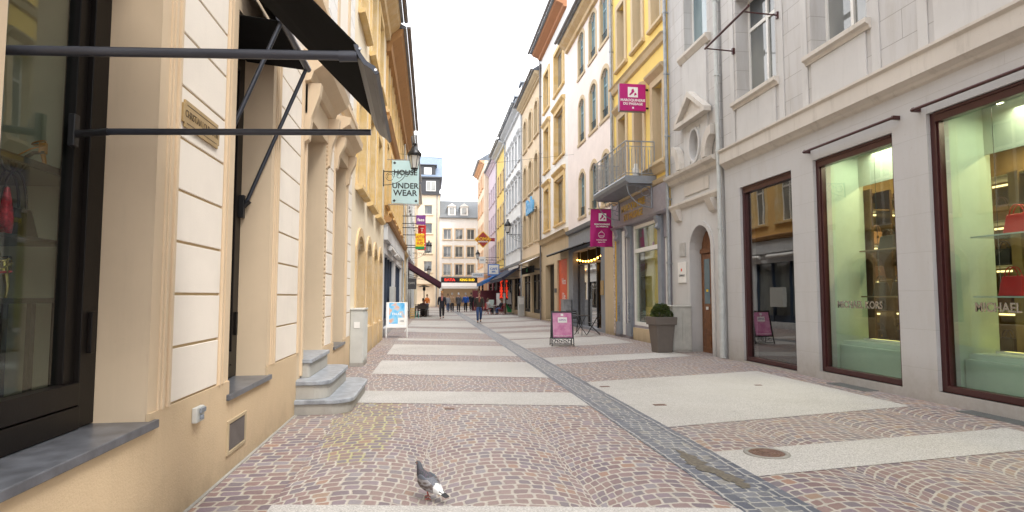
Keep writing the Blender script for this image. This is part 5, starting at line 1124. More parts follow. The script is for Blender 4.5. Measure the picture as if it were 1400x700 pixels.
# ------------------------------------------------------------------ street furniture
def aboard_left():
    s_ = thing('pavement_sign', 'white A-frame pavement sign with orange and blue poster on the left', 'pavement sign', (-1.23, 22.5, 0), math.radians(3))
    for sy, nm in ((-1, 'front'), (1, 'back')):
        y = lambda z: sy*.28*(1-z/1.3)
        mb = MB()
        for x in (-.37, .37): mb.tube([(x, y(0), 0), (x, y(1.27), 1.27)], .022, 6)
        for z in (.36, 1.26): mb.tube([(-.37, y(z), z), (.37, y(z), z)], .022, 6)
        mb.build('frame', M['whitepaint'], s_, local=True)
        mb = MB(); vs = [(-.35, y(.37)-.01*1, .37), (.35, y(.37)-.01, .37), (.35, y(1.25)-.01, 1.25), (-.35, y(1.25)-.01, 1.25)]
        quad_slab(mb, vs, .012)
        po = NT('poster_'+nm); P = po.sep(po.oc); f1 = po.noise(3.2, detail=2)
        c = po.ramp(f1, [(.40, (.06, .36, .70)), (.54, (.22, .55, .80)), (.60, (.62, .42, .36)), (.72, (.70, .33, .18))])
        fr_ = po.math('LESS_THAN', po.math('ABSOLUTE', P[0]), .28); fz = po.math('GREATER_THAN', P[2], .5); c = po.mix(po.math('MULTIPLY', fr_, fz), (.78, .80, .82), c)
        mb.build('poster', po.fin(c, .5), s_, local=True)
    q = (.9-.0)
    text('FALKE', .12, (0, -.28*(1-.85/1.3)-.02, .85), XR, (0, .21, 1), M['letterw'], s_, local=True, bold=.003)
    mb = MB(); quad_slab(mb, [(.04, -.28*(1-.45/1.3)-.02, .45), (.32, -.28*(1-.45/1.3)-.02, .45), (.32, -.28*(1-.72/1.3)-.02, .72), (.04, -.28*(1-.72/1.3)-.02, .72)], .003); mb.build('sticker', M['whitepaint'], s_, local=True)
    text('-20%', .08, (.18, -.185, .6), XR, (0, .21, 1), M['greypaint'], s_, local=True)
aboard_left()
def aboard_right():
    s_ = thing('pavement_sign', 'black framed A-board with pink poster standing on the right', 'pavement sign', (3.96, 18.0, 0), math.radians(-4))
    for sy in (-1, 1):
        y = lambda z: sy*.24*(1-z/1.05)
        mb = MB()
        for x in (-.33, .33): mb.tube([(x, y(0), 0), (x, y(.24), .24)], .016, 6)
        for x in (-.33, .29): quad_slab(mb, [(x, y(.22), .22), (x+.04, y(.22), .22), (x+.04, y(1.04), 1.04), (x, y(1.04), 1.04)], .03)
        for z in (.22, 1.0): quad_slab(mb, [(-.29, y(z), z), (.29, y(z), z), (.29, y(z+.04), z+.04), (-.29, y(z+.04), z+.04)], .029)
        for x, r in ((-.2, .06), (-.07, .045), (.07, .045), (.2, .06)): mb.tube([(x+r*math.cos(i*.5)*(1-i/40), y(.13), .13+r*math.sin(i*.5)*(1-i/40)) for i in range(16)], .007, 5)
        mb.tube([(-.33, y(.05), .05), (.33, y(.05), .05)], .009, 5)
        mb.build('frame', M['black'], s_, local=True)
        mb = MB(); quad_slab(mb, [(-.29, y(.26)+.004, .26), (.29, y(.26)+.004, .26), (.29, y(1.0)+.004, 1.0), (-.29, y(1.0)+.004, 1.0)], .01)
        po = NT('pink_poster'); c = po.ramp(po.noise(5, detail=4), [(.35, (.50, .13, .30)), (.65, (.66, .30, .46))]); mb.build('poster', po.fin(c, .45), s_, local=True)
    yy = lambda z: -.24*(1-z/1.05)-.012
    mb = MB(); quad_slab(mb, [(-.13, yy(.70), .70), (.15, yy(.70), .70), (.15, yy(.86), .86), (-.13, yy(.86), .86)], .003); mb.build('paper', M['whitepaint'], s_, local=True)
    text('OPEN', .085, (.01, yy(.78)-.006, .78), XR, (0, .22, 1), M['purple'], s_, local=True); text('MAROQUINERIE DU PASSAGE', .04, (0, yy(.31), .31), XR, (0, .22, 1), M['letterw'], s_, local=True)
    mb = MB(); quad_slab(mb, [(-.04, yy(.9), .9), (.04, yy(.9), .9), (.04, yy(.97), .97), (-.04, yy(.97), .97)], .003); mb.build('emblem', M['whitepaint'], s_, local=True)
aboard_right()
# planter with box bush
pt = thing('planter', 'tall taupe tapered planter holding a small round green bush', 'planter', (6.16, 15.55, 0), math.radians(4))
mb = MB()
def sqring(h, z): return [(-h, -h, z), (h, -h, z), (h, h, z), (-h, h, z)]
rg = [(.2, 0), (.265, .74), (.305, .74), (.315, .95), (.28, .95), (.26, .88)]
vs = [v for h_, z in rg for v in sqring(h_, z)]; mb.add(vs, [(i*4+k, i*4+(k+1) % 4, (i+1)*4+(k+1) % 4, (i+1)*4+k) for i in range(len(rg)-1) for k in range(4)]+[(3, 2, 1, 0)]); mb.build('pot', M['pot'], pt, .012, local=True)
mb = MB(); mb.bx(-.265, .265, -.265, .265, .84, .885); mb.build('soil', plain('soil', (.05, .035, .025), .9), pt, local=True)
def leafball(mb, c, r, n, ls, sq=.9, seed=1):
    rd = random.Random(seed)
    for _ in range(n):
        d = Vector((rd.gauss(0, 1), rd.gauss(0, 1), rd.gauss(0, 1))).normalized(); rr = r*(rd.uniform(.55, 1.0)**.6)*(1+.12*math.sin(d.x*5+d.z*4))
        p = Vector(c)+Vector((d.x*rr, d.y*rr, d.z*rr*sq)); a = Vector((rd.gauss(0, 1), rd.gauss(0, 1), rd.gauss(0, 1))).normalized(); b2 = d.cross(a).normalized(); a = (b2.cross(d)*.6+d*.8).normalized()
        l = ls*rd.uniform(.7, 1.3); mb.cur = rd.choice((0, 0, 1)); mb.add([p-b2*l*.35, p+a*l*.5-b2*l*.1, p+a*l, p+b2*l*.35], [(0, 1, 2, 3)])
lf1 = plain('box_leaf', (.055, .10, .018), .5, var=.4, scale=14); lf2 = plain('young_leaf', (.14, .16, .03), .5, var=.35, scale=14)
mb = MB(); leafball(mb, (-.02, 0, 1.06), .235, 2300, .035, .88, 3)
for sx_, sy_, sz_, sr_ in ((.14, .05, 1.14, .12), (-.15, -.05, 1.12, .13), (.02, -.12, 1.2, .11), (-.05, .1, 1.2, .10), (.2, -.1, 1.02, .08), (-.2, .02, 1.0, .09)): leafball(mb, (sx_, sy_, sz_), sr_, 330, .04, 1.0, int(sx_*100)+40); mb.build('foliage', [lf1, lf2], pt, local=True)
mb = MB()
for q in range(5): mb.tube([(0, 0, .88), (.1*math.cos(q*1.3), .1*math.sin(q*1.3), 1.1)], .008, 5)
mb.build('stem', M['wood'], pt, local=True)
# cabinets
c_ = thing('utility_cabinet', 'weathered light grey metal utility cabinet against the left wall', 'cabinet', (-1.56, 13.6, 0))
mb = MB(); mb.bx(-1.70, -1.43, 13.22, 14.0, .08, 1.2); mb.build('cabinet_body', M['graysheet'], c_, .006)
mb = MB(); mb.bx(-1.71, -1.41, 13.2, 14.02, 1.2, 1.24); mb.build('lid', M['graysheet'], c_, .01); mb = MB(); mb.bx(-1.70, -1.42, 13.21, 14.01, 0, .08); mb.build('base', M['step'], c_)
for y0 in (13.25, 13.62):
    mb = MB(); mb.bx(-1.432, -1.415, y0, y0+.35, .12, 1.16)
    for k in range(6): mb.bx(-1.416, -1.409, y0+.03+k*.055, y0+.05+k*.055, .16, 1.12)
    mb.build('door', M['graysheet'], c_, .002)
mb = MB(); mb.bx(-1.62, -1.5, 13.21, 13.219, .82, .95); mb.build('sticker', M['whitepaint'], c_)
c_ = thing('utility_cabinet', 'pale grey stone coloured meter cabinet between the planter and arched door', 'cabinet', (6.7, 15.8, 0))
mb = MB(); mb.bx(6.47, 7.0, 15.52, 16.35, .05, 1.2); mb.build('cabinet_body', plain('warm_grey_cabinet', (.44, .43, .39), .6, var=.1), c_, .006)
mb = MB(); mb.bx(6.45, 7.02, 15.5, 16.37, 1.2, 1.245); mb.build('lid', plain('warm_grey_cabinet', (.44, .43, .39), .6), c_, .008); mb = MB(); mb.bx(6.46, 7.01, 15.51, 16.36, 0, .05); mb.build('base', M['step'], c_)
for x0, x1 in ((6.49, 6.72), (6.74, 6.98)):
    mb = MB(); mb.bx(x0, x1, 15.505, 15.521, .08, 1.17)
    for k in range(4): mb.bx(x0+.025+k*.05, x0+.04+k*.05, 15.499, 15.506, .38, 1.12)
    mb.build('door', plain('warm_grey_cabinet', (.44, .43, .39), .6), c_, .002)
# ground covers
c_ = thing('manhole_cover', 'round rusty iron manhole cover with concentric grooves in a concrete ring', 'manhole cover', (3.19, 5.46, 0))
mb = MB(); mb.lathe((3.19, 5.46, .004), [(.165, .0), (.165, .008), (.21, .008), (.21, 0)], 40, caps=False); mb.build('ring', M['step'], c_)
mb = MB(); mb.lathe((3.19, 5.46, .004), [(0, .004), (.164, .004)], 40, caps=False)
for r in (.02, .045, .07, .095, .12, .145): mb.lathe((3.19, 5.46, .004), [(r, .004), (r+.002, .010), (r+.011, .010), (r+.013, .004)], 36, caps=False)
mb.build('cover', M['iron'], c_)
for x, y, sx, sy, lb in ((3.14, 8.04, .17, .1, 'small rusty rectangular cover in the front part of the large pale paving field'), (2.87, 9.77, .16, .09, 'small brown cover beside the gutter at the back corner of the pale field'), (.26, 8.16, .13, .08, 'small metal valve cover in the cobbles left of the gutter'), (5.48, 9.58, .12, .07, 'tiny dark cover near the middle shop window')):
    c_ = thing('valve_cover', lb, 'ground cover', (x, y, 0)); mb = MB(); mb.bx(x-sx/2, x+sx/2, y-sy/2, y+sy/2, .0, .010); mb.build('cover', M['iron'], c_, .003)
for x0, x1, y0, y1, lb in ((6.78, 7.04, 8.75, 9.65, 'long grey floor grating along the wall under the middle shop window'), (6.8, 7.04, 4.8, 7.1, 'long grey floor grating along the wall under the nearest shop window')):
    c_ = thing('floor_grating', lb, 'grating', (x0, y0, 0)); mb = MB(); mb.bx(x0, x1, y0, y0+.03, 0, .012); mb.bx(x0, x1, y1-.03, y1, 0, .012); mb.bx(x0, x1, y0+.03, y1-.03, 0, .008)
    k = y0+.05
    while k < y1-.05: mb.bx(x0+.01, x1-.01, k, k+.012, .008, .013); k += .03
    mb.build('grate', plain('galvanised_grate', (.20, .21, .21), .5, .4), c_)
rd = random.Random(5); t = NT('wet_dirt_mud'); M['mud'] = t.fin(t.ramp(t.noise(30, detail=5), [(.35, (.075, .065, .05)), (.65, (.17, .145, .11))]), .5)
mb = MB(); n = 26; L1_ = []; L2_ = []
for i in range(n+1):
    q = i/n; y = 4.5+1.25*q; cx = 2.455-.10*q+.03*math.sin(q*9); wd = .075*math.sin(PI*min(1, q*1.0+.04))**.6*(1+.45*rd.uniform(-1, 1))+.004
    L1_.append((cx-wd, y, .0085)); L2_.append((cx+wd*rd.uniform(.7, 1.2), y, .0085))
mb.add(L1_+L2_, [(i, i+1, n+2+i, n+1+i) for i in range(n)])
tag(mb.build('wet_dirt', M['mud']), kind='stuff')

# ------------------------------------------------------------------ cafe furniture
def folding_chair(label, x, y, rz, m, name='folding_chair', grp=None, seat=.45):
    c_ = thing(name, label, 'chair', (x, y, 0), rz, grp)
    mb = MB(); mb.bx(-.2, .2, -.18, .2, seat, seat+.02); mb.build('seat', m, c_, .004, local=True)
    mb = MB()
    for k in range(4): mb.bx(-.19, .19, -.24-.02*k, -.22-.02*k, .58+k*.09, .64+k*.09)
    mb.build('backrest', m, c_, local=True)
    for s2 in (-1, 1):
        mb = MB(); mb.tube([(s2*.2, .24, 0), (s2*.2, -.3, .92)], .013, 6); mb.build('leg', m, c_, local=True)
        mb = MB(); mb.tube([(s2*.18, -.26, 0), (s2*.18, .2, seat)], .013, 6); mb.build('leg', m, c_, local=True)
    return c_
def round_table(label, x, y, m, h=.74, r=.32, grp=None):
    c_ = thing('bistro_table', label, 'table', (x, y, 0), 0, grp); mb = MB(); mb.lathe((0, 0, h), [(0, 0), (r, 0), (r, .025), (0, .025)], 24); mb.build('tabletop', m, c_, local=True)
    for k in range(3):
        q = k*2*PI/3+.4; mb = MB(); mb.tube([(.28*math.cos(q), .28*math.sin(q), 0), (.05*math.cos(q+2), .05*math.sin(q+2), h*.5), (.2*math.cos(q+PI), .2*math.sin(q+PI), h)], .012, 6); mb.build('leg', m, c_, local=True)
    return c_
round_table('small black round bistro table behind the pink A-board', 5.75, 22.7, M['black'])
folding_chair('black folding chair by the dark cafe front, facing the small table', 6.35, 23.1, math.radians(75), M['black'])
folding_chair('black folding chair on the far side of the small bistro table', 5.7, 23.9, math.radians(175), M['black'])
s_ = thing('outdoor_heater', 'grey box standing against the wall by the red poster window', 'box', (6.8, 27.5, 0)); mb = MB(); mb.bx(6.62, 7.02, 29.6, 30.3, 0, 1.3); mb.build('box_body', M['zinc'], s_, .01); mb = MB(); mb.bx(6.6, 7.03, 29.58, 30.32, 1.3, 1.34); mb.build('lid', M['zinc'], s_)
s_ = thing('menu_stand', 'white notice stand on a post at the corner of the tan house', 'stand', (6.5, 45, 0)); mb = MB(); mb.bx(6.5, 6.95, 44.5, 44.9, .0, 1.5); mb.build('stand_body', M['graysheet'], s_, .01); mb = MB(); mb.bx(6.55, 6.9, 44.49, 44.5, .9, 1.4); mb.build('notice', M['whitepaint'], s_)
redm = plain('red_painted_metal', (.5, .04, .03), .45)
folding_chair('red folding chair under the man in striped top at the right terrace', 4.65, 49.2, math.radians(-60), redm)
folding_chair('red folding chair under the long-haired woman at the right terrace', 5.75, 49.0, math.radians(60), redm)
round_table('round cafe table between the two seated people on the right', 5.2, 49.4, M['graysheet'])
s_ = thing('menu_board', 'white easel menu board behind the seated couple', 'board', (5.8, 50.2, 0)); mb = MB(); mb.bx(5.45, 6.25, 50.2, 50.24, .7, 1.75); mb.build('board', M['whitepaint'], s_, .01); mb = MB()
for x in (5.5, 6.2): mb.tube([(x, 50.1, 0), (x, 50.26, 1.75)], .02, 6); mb.tube([(x, 50.6, 0), (x, 50.26, 1.7)], .02, 6)
mb.build('leg', M['wood'], s_)
s_ = thing('menu_board', 'pale small standing board left of the seated couple table', 'board', (5.0, 50.6, 0)); mb = MB(); mb.bx(4.75, 5.3, 50.6, 50.64, .2, 1.2); mb.build('board', plain('pale_green_board', (.5, .6, .55), .5), s_, .01); mb = MB()
for x in (4.8, 5.25): mb.tube([(x, 50.5, 0), (x, 50.66, 1.2)], .02, 6)
mb.build('leg', M['wood'], s_)
s_ = thing('terrace_screen', 'wine red wooden wind screen panel at the end of the right terrace', 'screen', (5.0, 62, 0))
mb = MB(); mb.bx(4.3, 6.9, 62, 62.08, 0, 2.1); mb.build('panel', M['winered'], s_, .01); mb = MB(); mb.bx(4.25, 4.33, 61.95, 62.13, 0, 2.2); mb.build('post', M['winered'], s_)
dw = plain('dark_wood', (.045, .03, .022), .5)
def cafe_set(x, y, k):
    t_ = thing('cafe_table', ['dark square cafe table under the maroon awning, nearest one', 'dark square cafe table under the maroon awning, farther one'][k], 'table', (x, y, 0)); mb = MB(); mb.bx(-.4, .4, -.4, .4, .72, .76); mb.build('tabletop', dw, t_, .005, local=True)
    for sx in (-.35, .35):
        for sy in (-.35, .35): mb = MB(); mb.bx(sx-.025, sx+.025, sy-.025, sy+.025, 0, .72); mb.build('leg', dw, t_, local=True)
    for j, (dx, dy, r_) in enumerate(((-.15, -.65, 0), (.25, -.62, 0), (0, .65, PI))):
        folding_chair(['front left', 'front right', 'back'][j]+' dark wooden chair at the '+['nearest', 'farther'][k]+' table under the maroon awning', x+dx, y+dy, r_, dw, 'cafe_chair', 'dark chairs under the maroon awning')
cafe_set(-.75, 44.2, 0); cafe_set(-.6, 46.8, 1)
s_ = thing('patio_heater', 'tall dark patio heater standing between the left cafe tables', 'heater', (-.5, 45.5, 0)); mb = MB(); mb.lathe((-.5, 45.5, 0), [(.25, 0), (.25, .5), (.06, .55), (.03, .6), (.03, 1.9), (.1, 1.95), (.1, 2.15), (.02, 2.2)], 14); mb.build('post', M['black'], s_); mb = MB(); mb.lathe((-.5, 45.5, 2.2), [(.42, 0), (.4, .03), (.1, .12), (0, .14)], 18); mb.build('hood', M['zinc'], s_)
s_ = thing('crate', 'yellow crate standing by the left wall near the cafe', 'crate', (-1.25, 41.3, 0)); mb = MB()
for z in (0, .15, .3, .45, .6): mb.bx(-1.4, -1.08, 41.1, 41.12, z, z+.11); mb.bx(-1.1, -1.08, 41.12, 41.5, z, z+.11)
mb.bx(-1.4, -1.08, 41.12, 41.5, 0, .02); mb.build('slats', M['ochre2'], s_); mb = MB()
for x, y in ((-1.4, 41.1), (-1.1, 41.1), (-1.1, 41.48), (-1.4, 41.48)): mb.bx(x, x+.03, y, y+.03, 0, .72)
mb.build('post', M['ochre2'], s_)
s_ = thing('stool', 'small turquoise stool beside the yellow crate', 'stool', (-.9, 41.5, 0)); tq = plain('turquoise_paint', (.08, .42, .36), .4); mb = MB(); mb.lathe((-.92, 41.5, .42), [(0, 0), (.16, 0), (.16, .03), (0, .03)], 16); mb.build('seat', tq, s_)
for q in range(4): mb = MB(); mb.tube([(-.92+.1*math.cos(q*PI/2+.7), 41.5+.1*math.sin(q*PI/2+.7), .42), (-.92+.17*math.cos(q*PI/2+.7), 41.5+.17*math.sin(q*PI/2+.7), 0)], .013, 6); mb.build('leg', tq, s_)
w_ = tag(MB().tube([(-1.71, 30, 8.6), (2.6, 29.5, 8.1), (7.05, 29, 8.6)], .006, 4).build('overhead_cable', M['black']), 'thin dark cable strung across the street between the facades', 'cable')

# ------------------------------------------------------------------ people
def skin(name, V_, E_, mat, parent, sub=1, mats=None):
    me = bpy.data.meshes.new(name); me.from_pydata([v[0] for v in V_], E_, []); me.materials.append(mat)
    o = bpy.data.objects.new(name, me); C.objects.link(o); o.parent = parent
    md = o.modifiers.new('skin', 'SKIN'); sv = me.skin_vertices[0].data
    for i, v in enumerate(V_):
        r = v[1]; sv[i].radius = r if isinstance(r, tuple) else (r, r)
    sv[0].use_root = True; md.use_smooth_shade = True; md.branch_smoothing = .4
    s = o.modifiers.new('sub', 'SUBSURF'); s.levels = sub; s.render_levels = sub
    return o
SKIN = plain('skin', (.50, .28, .20), .5, var=.05)
def person(label, x, y, rz, h=1.74, top=(.05, .05, .06), legs=(.03, .04, .09), hair=(.08, .05, .03), shoe_=(.03, .02, .02), stride=.28, sit=False, longhair=False, coat=False, arm=.12, shirt=None, bag_=None, grp=None, slim=1.0):
    P = thing('person', label, 'person', (x, y, 0), rz, grp); k = h/1.74
    hz = .46 if sit else .92
    def J(a, b_, c): return (a*k, b_*k, c*k)
    L = {}
    for s2, nm in ((-1, 'l'), (1, 'r')):
        st = stride*s2
        if sit: L[nm] = [J(s2*.09, 0, .5), J(s2*.12, .42, .5), J(s2*.12, .40, .09), J(s2*.12, .53, .035)]
        else:
            kn = .05+abs(st)*.15+st*.45; lift = .06 if st < 0 else 0
            L[nm] = [J(s2*.09, 0, .90), J(s2*.10, kn, .50+lift*.2), J(s2*.095, st*1.0, .09+lift), J(s2*.10, st*1.0+.13, .035+lift*.3)]
    sh_ = hz+.52; ar = {}
    for s2, nm in ((-1, 'l'), (1, 'r')):
        sw = -stride*s2*.7
        if sit: ar[nm] = [J(s2*.19, 0, sh_-.03), J(s2*.24, .12, sh_-.3), J(s2*.14, .36, sh_-.28), J(s2*.11, .43, sh_-.26)]
        else: ar[nm] = [J(s2*.19, 0, sh_-.03), J(s2*(.19+arm*.6), sw*.4, sh_-.31), J(s2*(.19+arm*.6), sw+.04, sh_-.56), J(s2*(.185+arm*.6), sw+.07, sh_-.65)]
    # body
    V_ = [(J(0, 0, hz+.03), (.12*k, .09*k)), (J(0, 0, hz+.2), (.11*k, .08*k)), (J(0, 0, hz+.42), (.13*k, .085*k)), (J(0, 0, hz+.56), .055*k), (J(0, .015, hz+.64), .052*k), (J(0, .025, hz+.72), (.072*k, .092*k)), (J(0, .02, hz+.79), (.065*k, .08*k))]
    E_ = [(i, i+1) for i in range(6)]
    V_.append((J(0, .115, hz+.69), .012*k)); E_.append((5, 7))
    for nm in 'lr':
        b0 = len(V_); V_ += [(L[nm][0], .085*k), (L[nm][1], .058*k), (L[nm][2], .042*k), (L[nm][3], .035*k)]; E_ += [(0, b0), (b0, b0+1), (b0+1, b0+2), (b0+2, b0+3)]
        b0 = len(V_); V_ += [(ar[nm][0], .055*k), (ar[nm][1], .042*k), (ar[nm][2], .028*k), (ar[nm][3], (.035*k, .018*k))]; E_ += [(2, b0), (b0, b0+1), (b0+1, b0+2), (b0+2, b0+3)]
        hx, hy, hz_ = ar[nm][3]; s2 = -1 if nm == 'l' else 1
        for i in range(4):
            b1 = len(V_); oy = (i-1.5)*.018*k; V_ += [((hx, hy+oy, hz_-.045*k), .009*k), ((hx-s2*.012*k, hy+oy+.004, hz_-(.085-.006*abs(i-1))*k), .007*k)]; E_ += [(b0+3, b1), (b1, b1+1)]
        b1 = len(V_); V_.append(((hx-s2*.02*k, hy+.045*k, hz_-.02*k), .009*k)); E_.append((b0+3, b1))
    skin('body', V_, E_, SKIN, P)
    g = .014
    tm = plain('cloth_%02d%02d%02d' % tuple(int(q*99) for q in top), top, .85, var=.2, scale=12); lm = plain('cloth_%02d%02d%02d' % tuple(int(q*99) for q in legs), legs, .85, var=.15)
    lo = hz-(.28 if coat else .08)
    if sit: lo = hz-.02
    V_ = [(J(0, 0, hz+.18), (.195*k*slim, .155*k)), (J(0, 0, lo), (.205*k*slim, .165*k)), (J(0, 0, hz+.42), (.225*k*slim, .16*k)), (J(0, 0, hz+.56), .085*k)]; E_ = [(0, 1), (0, 2), (2, 3)]
    for nm in 'lr':
        b0 = len(V_); V_ += [(ar[nm][0], .085*k), (ar[nm][1], .07*k), (ar[nm][2], .055*k)]; E_ += [(2, b0), (b0, b0+1), (b0+1, b0+2)]
    skin('jacket', V_, E_, tm, P)
    V_ = [(J(0, 0, hz+.06), (.135*k, .11*k)), (J(0, 0, hz-.0), (.14*k, .11*k))]; E_ = [(0, 1)]
    for nm in 'lr':
        b0 = len(V_); a = L[nm]; V_ += [(a[0], .12*k), (a[1], .088*k), (a[2], .068*k)]; E_ += [(1, b0), (b0, b0+1), (b0+1, b0+2)]
    skin('trousers', V_, E_, lm, P)
    for nm in 'lr':
        a = L[nm]; skin('shoe', [((a[2][0], a[2][1]-.05*k, a[3][2]+.01*k), .042*k), ((a[2][0], a[2][1]+.04*k, a[3][2]+.01*k), .046*k), (a[3], (.046*k, .03*k)), ((a[3][0], a[3][1]+.06*k, a[3][2]), (.04*k, .025*k))], [(0, 1), (1, 2), (2, 3)], plain('shoe_%02d' % int(shoe_[0]*99), shoe_, .5), P)
    hm = plain('hair_%02d%02d' % (int(hair[0]*99), int(hair[2]*99)), hair, .7, var=.2)
    V_ = [(J(0, -.02, hz+.79), (.08*k, .088*k)), (J(0, -.03, hz+.72), (.08*k, .07*k)), (J(0, .03, hz+.835), (.06*k, .07*k))]; E_ = [(0, 1), (0, 2)]
    if longhair: V_ += [(J(0, -.06, hz+.62), (.085*k, .05*k)), (J(0, -.08, hz+.48), (.07*k, .035*k))]; E_ += [(1, 3), (3, 4)]
    skin('hair', V_, E_, hm, P)
    for s2 in (-1, 1):
        mb = MB(); mb.lathe(J(s2*.028, .105, hz+.72), [(0, -.008), (.009, 0), (0, .008)], 6); mb.build('eye', M['black'], P, local=True)
        mb = MB(); mb.lathe(J(s2*.078, .02, hz+.70), [(0, -.028), (.014, -.01), (.016, .015), (0, .03)], 6); mb.build('ear', SKIN, P, local=True)
    mb = MB(); mb.lathe(J(0, .108, hz+.655), [(0, -.006), (.024, 0), (0, .006)], 8, sy=.4); mb.build('mouth', plain('lips', (.35, .12, .1), .5), P, local=True)
    if shirt:
        skin('shirt', [(J(0, .10, hz+.22), (.06*k, .085*k)), (J(0, .10, hz+.40), (.06*k, .085*k)), (J(0, .03, hz+.55), .05*k)], [(0, 1), (1, 2)], plain('shirt_%02d' % int(shirt[0]*99), shirt, .8), P)
    return P
T = PI
person('woman walking toward the viewer in dark coat, pink scarf and black trousers, blond hair', .75, 41, T, 1.78, (.02, .02, .03), (.015, .015, .02), (.45, .24, .08), (.10, .04, .03), .3, longhair=True, coat=True, shirt=(.5, .2, .18), arm=.08)
person('man walking toward the viewer in dark brown jacket and blue jeans', 2.75, 34.4, T, 1.74, (.045, .038, .03), (.04, .08, .2), (.14, .08, .05), (.06, .03, .02), .22, shirt=(.22, .06, .04), arm=.1, slim=1.1)
person('person in light grey top and jeans walking away, left of the tan jacket', 1.62, 57, .1, 1.66, (.32, .33, .36), (.06, .1, .2), (.16, .1, .06), stride=.2)
person('man in tan jacket and dark trousers walking away beside the light grey top', 2.0, 57, 0, 1.75, (.42, .28, .17), (.03, .03, .04), (.35, .33, .3), stride=.22, slim=1.1)
person('man in a grey coat with white hair walking away in the middle of the street', 2.62, 57.3, 0, 1.76, (.10, .10, .11), (.05, .05, .06), (.6, .6, .6), stride=.2, slim=1.2, coat=True)
person('person in a bright blue jacket walking away', 3.3, 57.5, 0, 1.76, (.02, .10, .42), (.02, .02, .03), (.4, .38, .35), stride=.25, slim=1.2)
person('person in black jacket walking away, right of the bright blue jacket', 4.0, 60, 0, 1.78, (.015, .015, .018), (.02, .02, .02), (.05, .03, .02), stride=.25, slim=1.1)
person('person in an orange jacket standing near the left cafe tables', -.35, 59, .6, 1.62, (.62, .17, .03), (.15, .2, .3), (.12, .07, .04), stride=.1)
person('man in black and white striped top seated on a red chair, reading', 4.65, 49.2, math.radians(-60), 1.74, (.45, .45, .44), (.03, .03, .04), (.12, .07, .04), sit=True)
person('woman with long brown hair seated on a red chair facing the striped top', 5.75, 49.0, math.radians(60), 1.72, (.03, .03, .035), (.08, .12, .25), (.16, .07, .025), sit=True, longhair=True)
person('person in dark clothes seated at the table under the maroon awning', -.55, 44.9, PI, 1.72, (.08, .02, .03), (.03, .03, .04), (.06, .04, .03), sit=True)

# ------------------------------------------------------------------ pigeon
pg = thing('pigeon', 'grey pigeon with white rump and black tail tip walking on the cobbles', 'pigeon', (-.005, 4.60, .006), math.radians(138)); pg.scale = (1, 1, 1)
t = NT('pigeon_plumage'); P = t.sep(t.oc)
gr = t.ramp(t.noise(70, detail=4), [(.3, (.10, .105, .125)), (.7, (.17, .175, .20))])
neck = t.mix(t.ramp(t.noise(90, detail=2), [(.4, (0,)*3), (.6, (1,)*3)]), (.03, .05, .045), (.09, .06, .09))
c = t.mix(t.math('GREATER_THAN', P[2], .158), gr, neck); c = t.mix(t.math('GREATER_THAN', P[2], .205), c, (.075, .08, .095))
rump = t.math('LESS_THAN', P[0], t.math('ADD', -.078, t.math('MULTIPLY', t.math('SUBTRACT', t.noise(60), .5), .03))); c = t.mix(rump, c, (.70, .69, .67)); tip = t.math('LESS_THAN', P[0], -.148); c = t.mix(tip, c, (.015, .015, .018))
t.bump(t.noise(160, detail=2), .5, .002); pm = t.fin(c, .65)
def loft(mb, R, n=14):      # rings (x, y, z, ry, rz)
    vs = []; 
    for i, (x, y, z, ry, rz) in enumerate(R):
        a = R[max(i-1, 0)]; b2 = R[min(i+1, len(R)-1)]; d = Vector((b2[0]-a[0], b2[1]-a[1], b2[2]-a[2])).normalized(); sd = Vector((0, 1, 0)); sd = (sd-d*sd.dot(d)).normalized(); u = sd.cross(d)
        vs += [Vector((x, y, z))+sd*ry*math.cos(2*PI*k/n)+u*rz*math.sin(2*PI*k/n) for k in range(n)]
    mb.add(vs, [(i*n+k, i*n+(k+1) % n, (i+1)*n+(k+1) % n, (i+1)*n+k) for i in range(len(R)-1) for k in range(n)], True)
    mb.add(vs[:n], [tuple(range(n))]); mb.add(vs[-n:], [tuple(range(n))]); return mb
mb = MB(); loft(mb, [(-.185, 0, .040, .024, .004), (-.15, 0, .053, .03, .007), (-.11, 0, .070, .033, .015), (-.07, 0, .089, .044, .032), (-.03, 0, .108, .054, .047), (.01, 0, .125, .058, .054), (.045, 0, .143, .053, .052), (.07, 0, .165, .040, .042), (.083, 0, .187, .028, .031), (.089, 0, .207, .021, .024), (.094, 0, .224, .0195, .021), (.101, 0, .239, .0185, .019), (.112, 0, .246, .012, .013), (.118, 0, .248, .006, .007)])
o = mb.build('body', pm, pg, local=True); sb = o.modifiers.new('s', 'SUBSURF'); sb.levels = sb.render_levels = 1
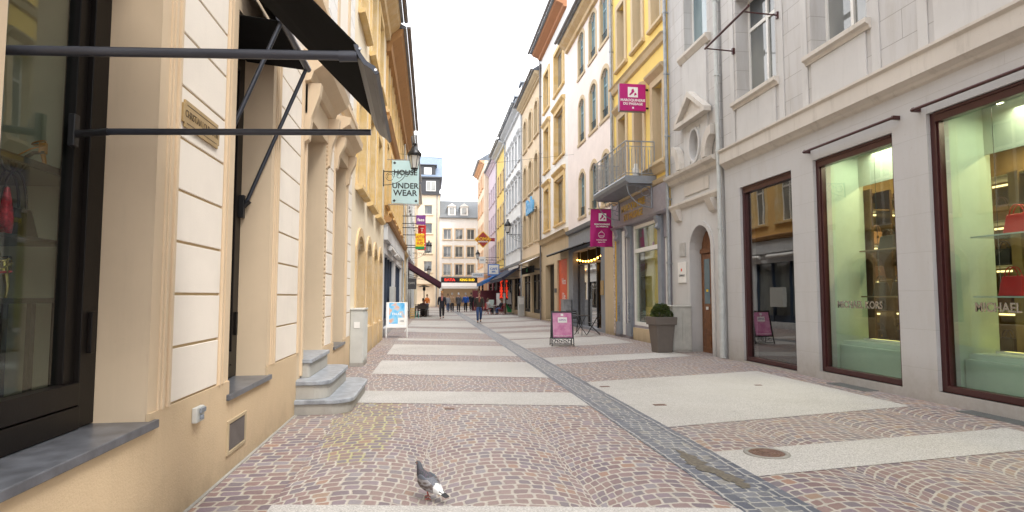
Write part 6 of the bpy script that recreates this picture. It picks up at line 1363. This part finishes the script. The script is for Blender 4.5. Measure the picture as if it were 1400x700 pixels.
t = NT('pigeon_wing'); P = t.sep(t.oc); v = t.n.new('ShaderNodeTexVoronoi'); v.inputs['Scale'].default_value = 42; mp_ = t.n.new('ShaderNodeMapping'); mp_.inputs['Scale'].default_value = (.55, 1, 1.2); t.L(t.oc, mp_.inputs[0]); t.L(mp_.outputs[0], v.inputs['Vector'])
c = t.ramp(v.outputs['Distance'], [(.1, (.085, .065, .06)), (.45, (.12, .095, .09)), (.62, (.26, .25, .26))]); c = t.mix(t.math('GREATER_THAN', P[2], .150), c, (.10, .11, .135)); c = t.mix(t.math('LESS_THAN', P[0], -.085), c, (.60, .59, .58)); c = t.mix(t.math('LESS_THAN', P[0], -.125), c, (.03, .03, .035))
t.bump(v.outputs['Distance'], .6, .003); wm = t.fin(c, .6)
for s2 in (-1, 1):
    mb = MB(); loft(mb, [(.062, s2*.036, .158, .012, .018), (.045, s2*.046, .146, .014, .036), (.01, s2*.053, .126, .014, .044), (-.03, s2*.050, .106, .013, .040), (-.07, s2*.040, .086, .011, .028), (-.11, s2*.026, .068, .008, .016), (-.15, s2*.012, .056, .004, .007)]); mb.build('wing', wm, pg, local=True)
    mb = MB(); mb.tube([(-.01 if s2 > 0 else .025, s2*.022, .085), (-.012 if s2 > 0 else .03, s2*.023, .045), (-.03 if s2 > 0 else .02, s2*.024, .006)], .007, 8, r1=.004)
    fx = -.03 if s2 > 0 else .02
    for q in (-.5, 0, .5, PI): mb.tube([(fx, s2*.024, .006), (fx+.03*math.cos(q)*(1 if q != PI else .6), s2*.024+.03*math.sin(q), .003)], .0035, 6)
    mb.build('leg', plain('pigeon_leg_red', (.42, .09, .08), .5), pg, local=True)
    mb = MB(); mb.lathe((.103, s2*.0165, .243), [(0, -.004), (.004, 0), (0, .004)], 8); mb.build('eye', plain('orange_eye', (.5, .12, .01), .2), pg, local=True)
mb = MB(); mb.tube([(.114, 0, .246), (.128, 0, .243), (.138, 0, .237)], .0055, 8, r1=.002); mb.build('beak', plain('beak', (.05, .045, .045), .4), pg, local=True)
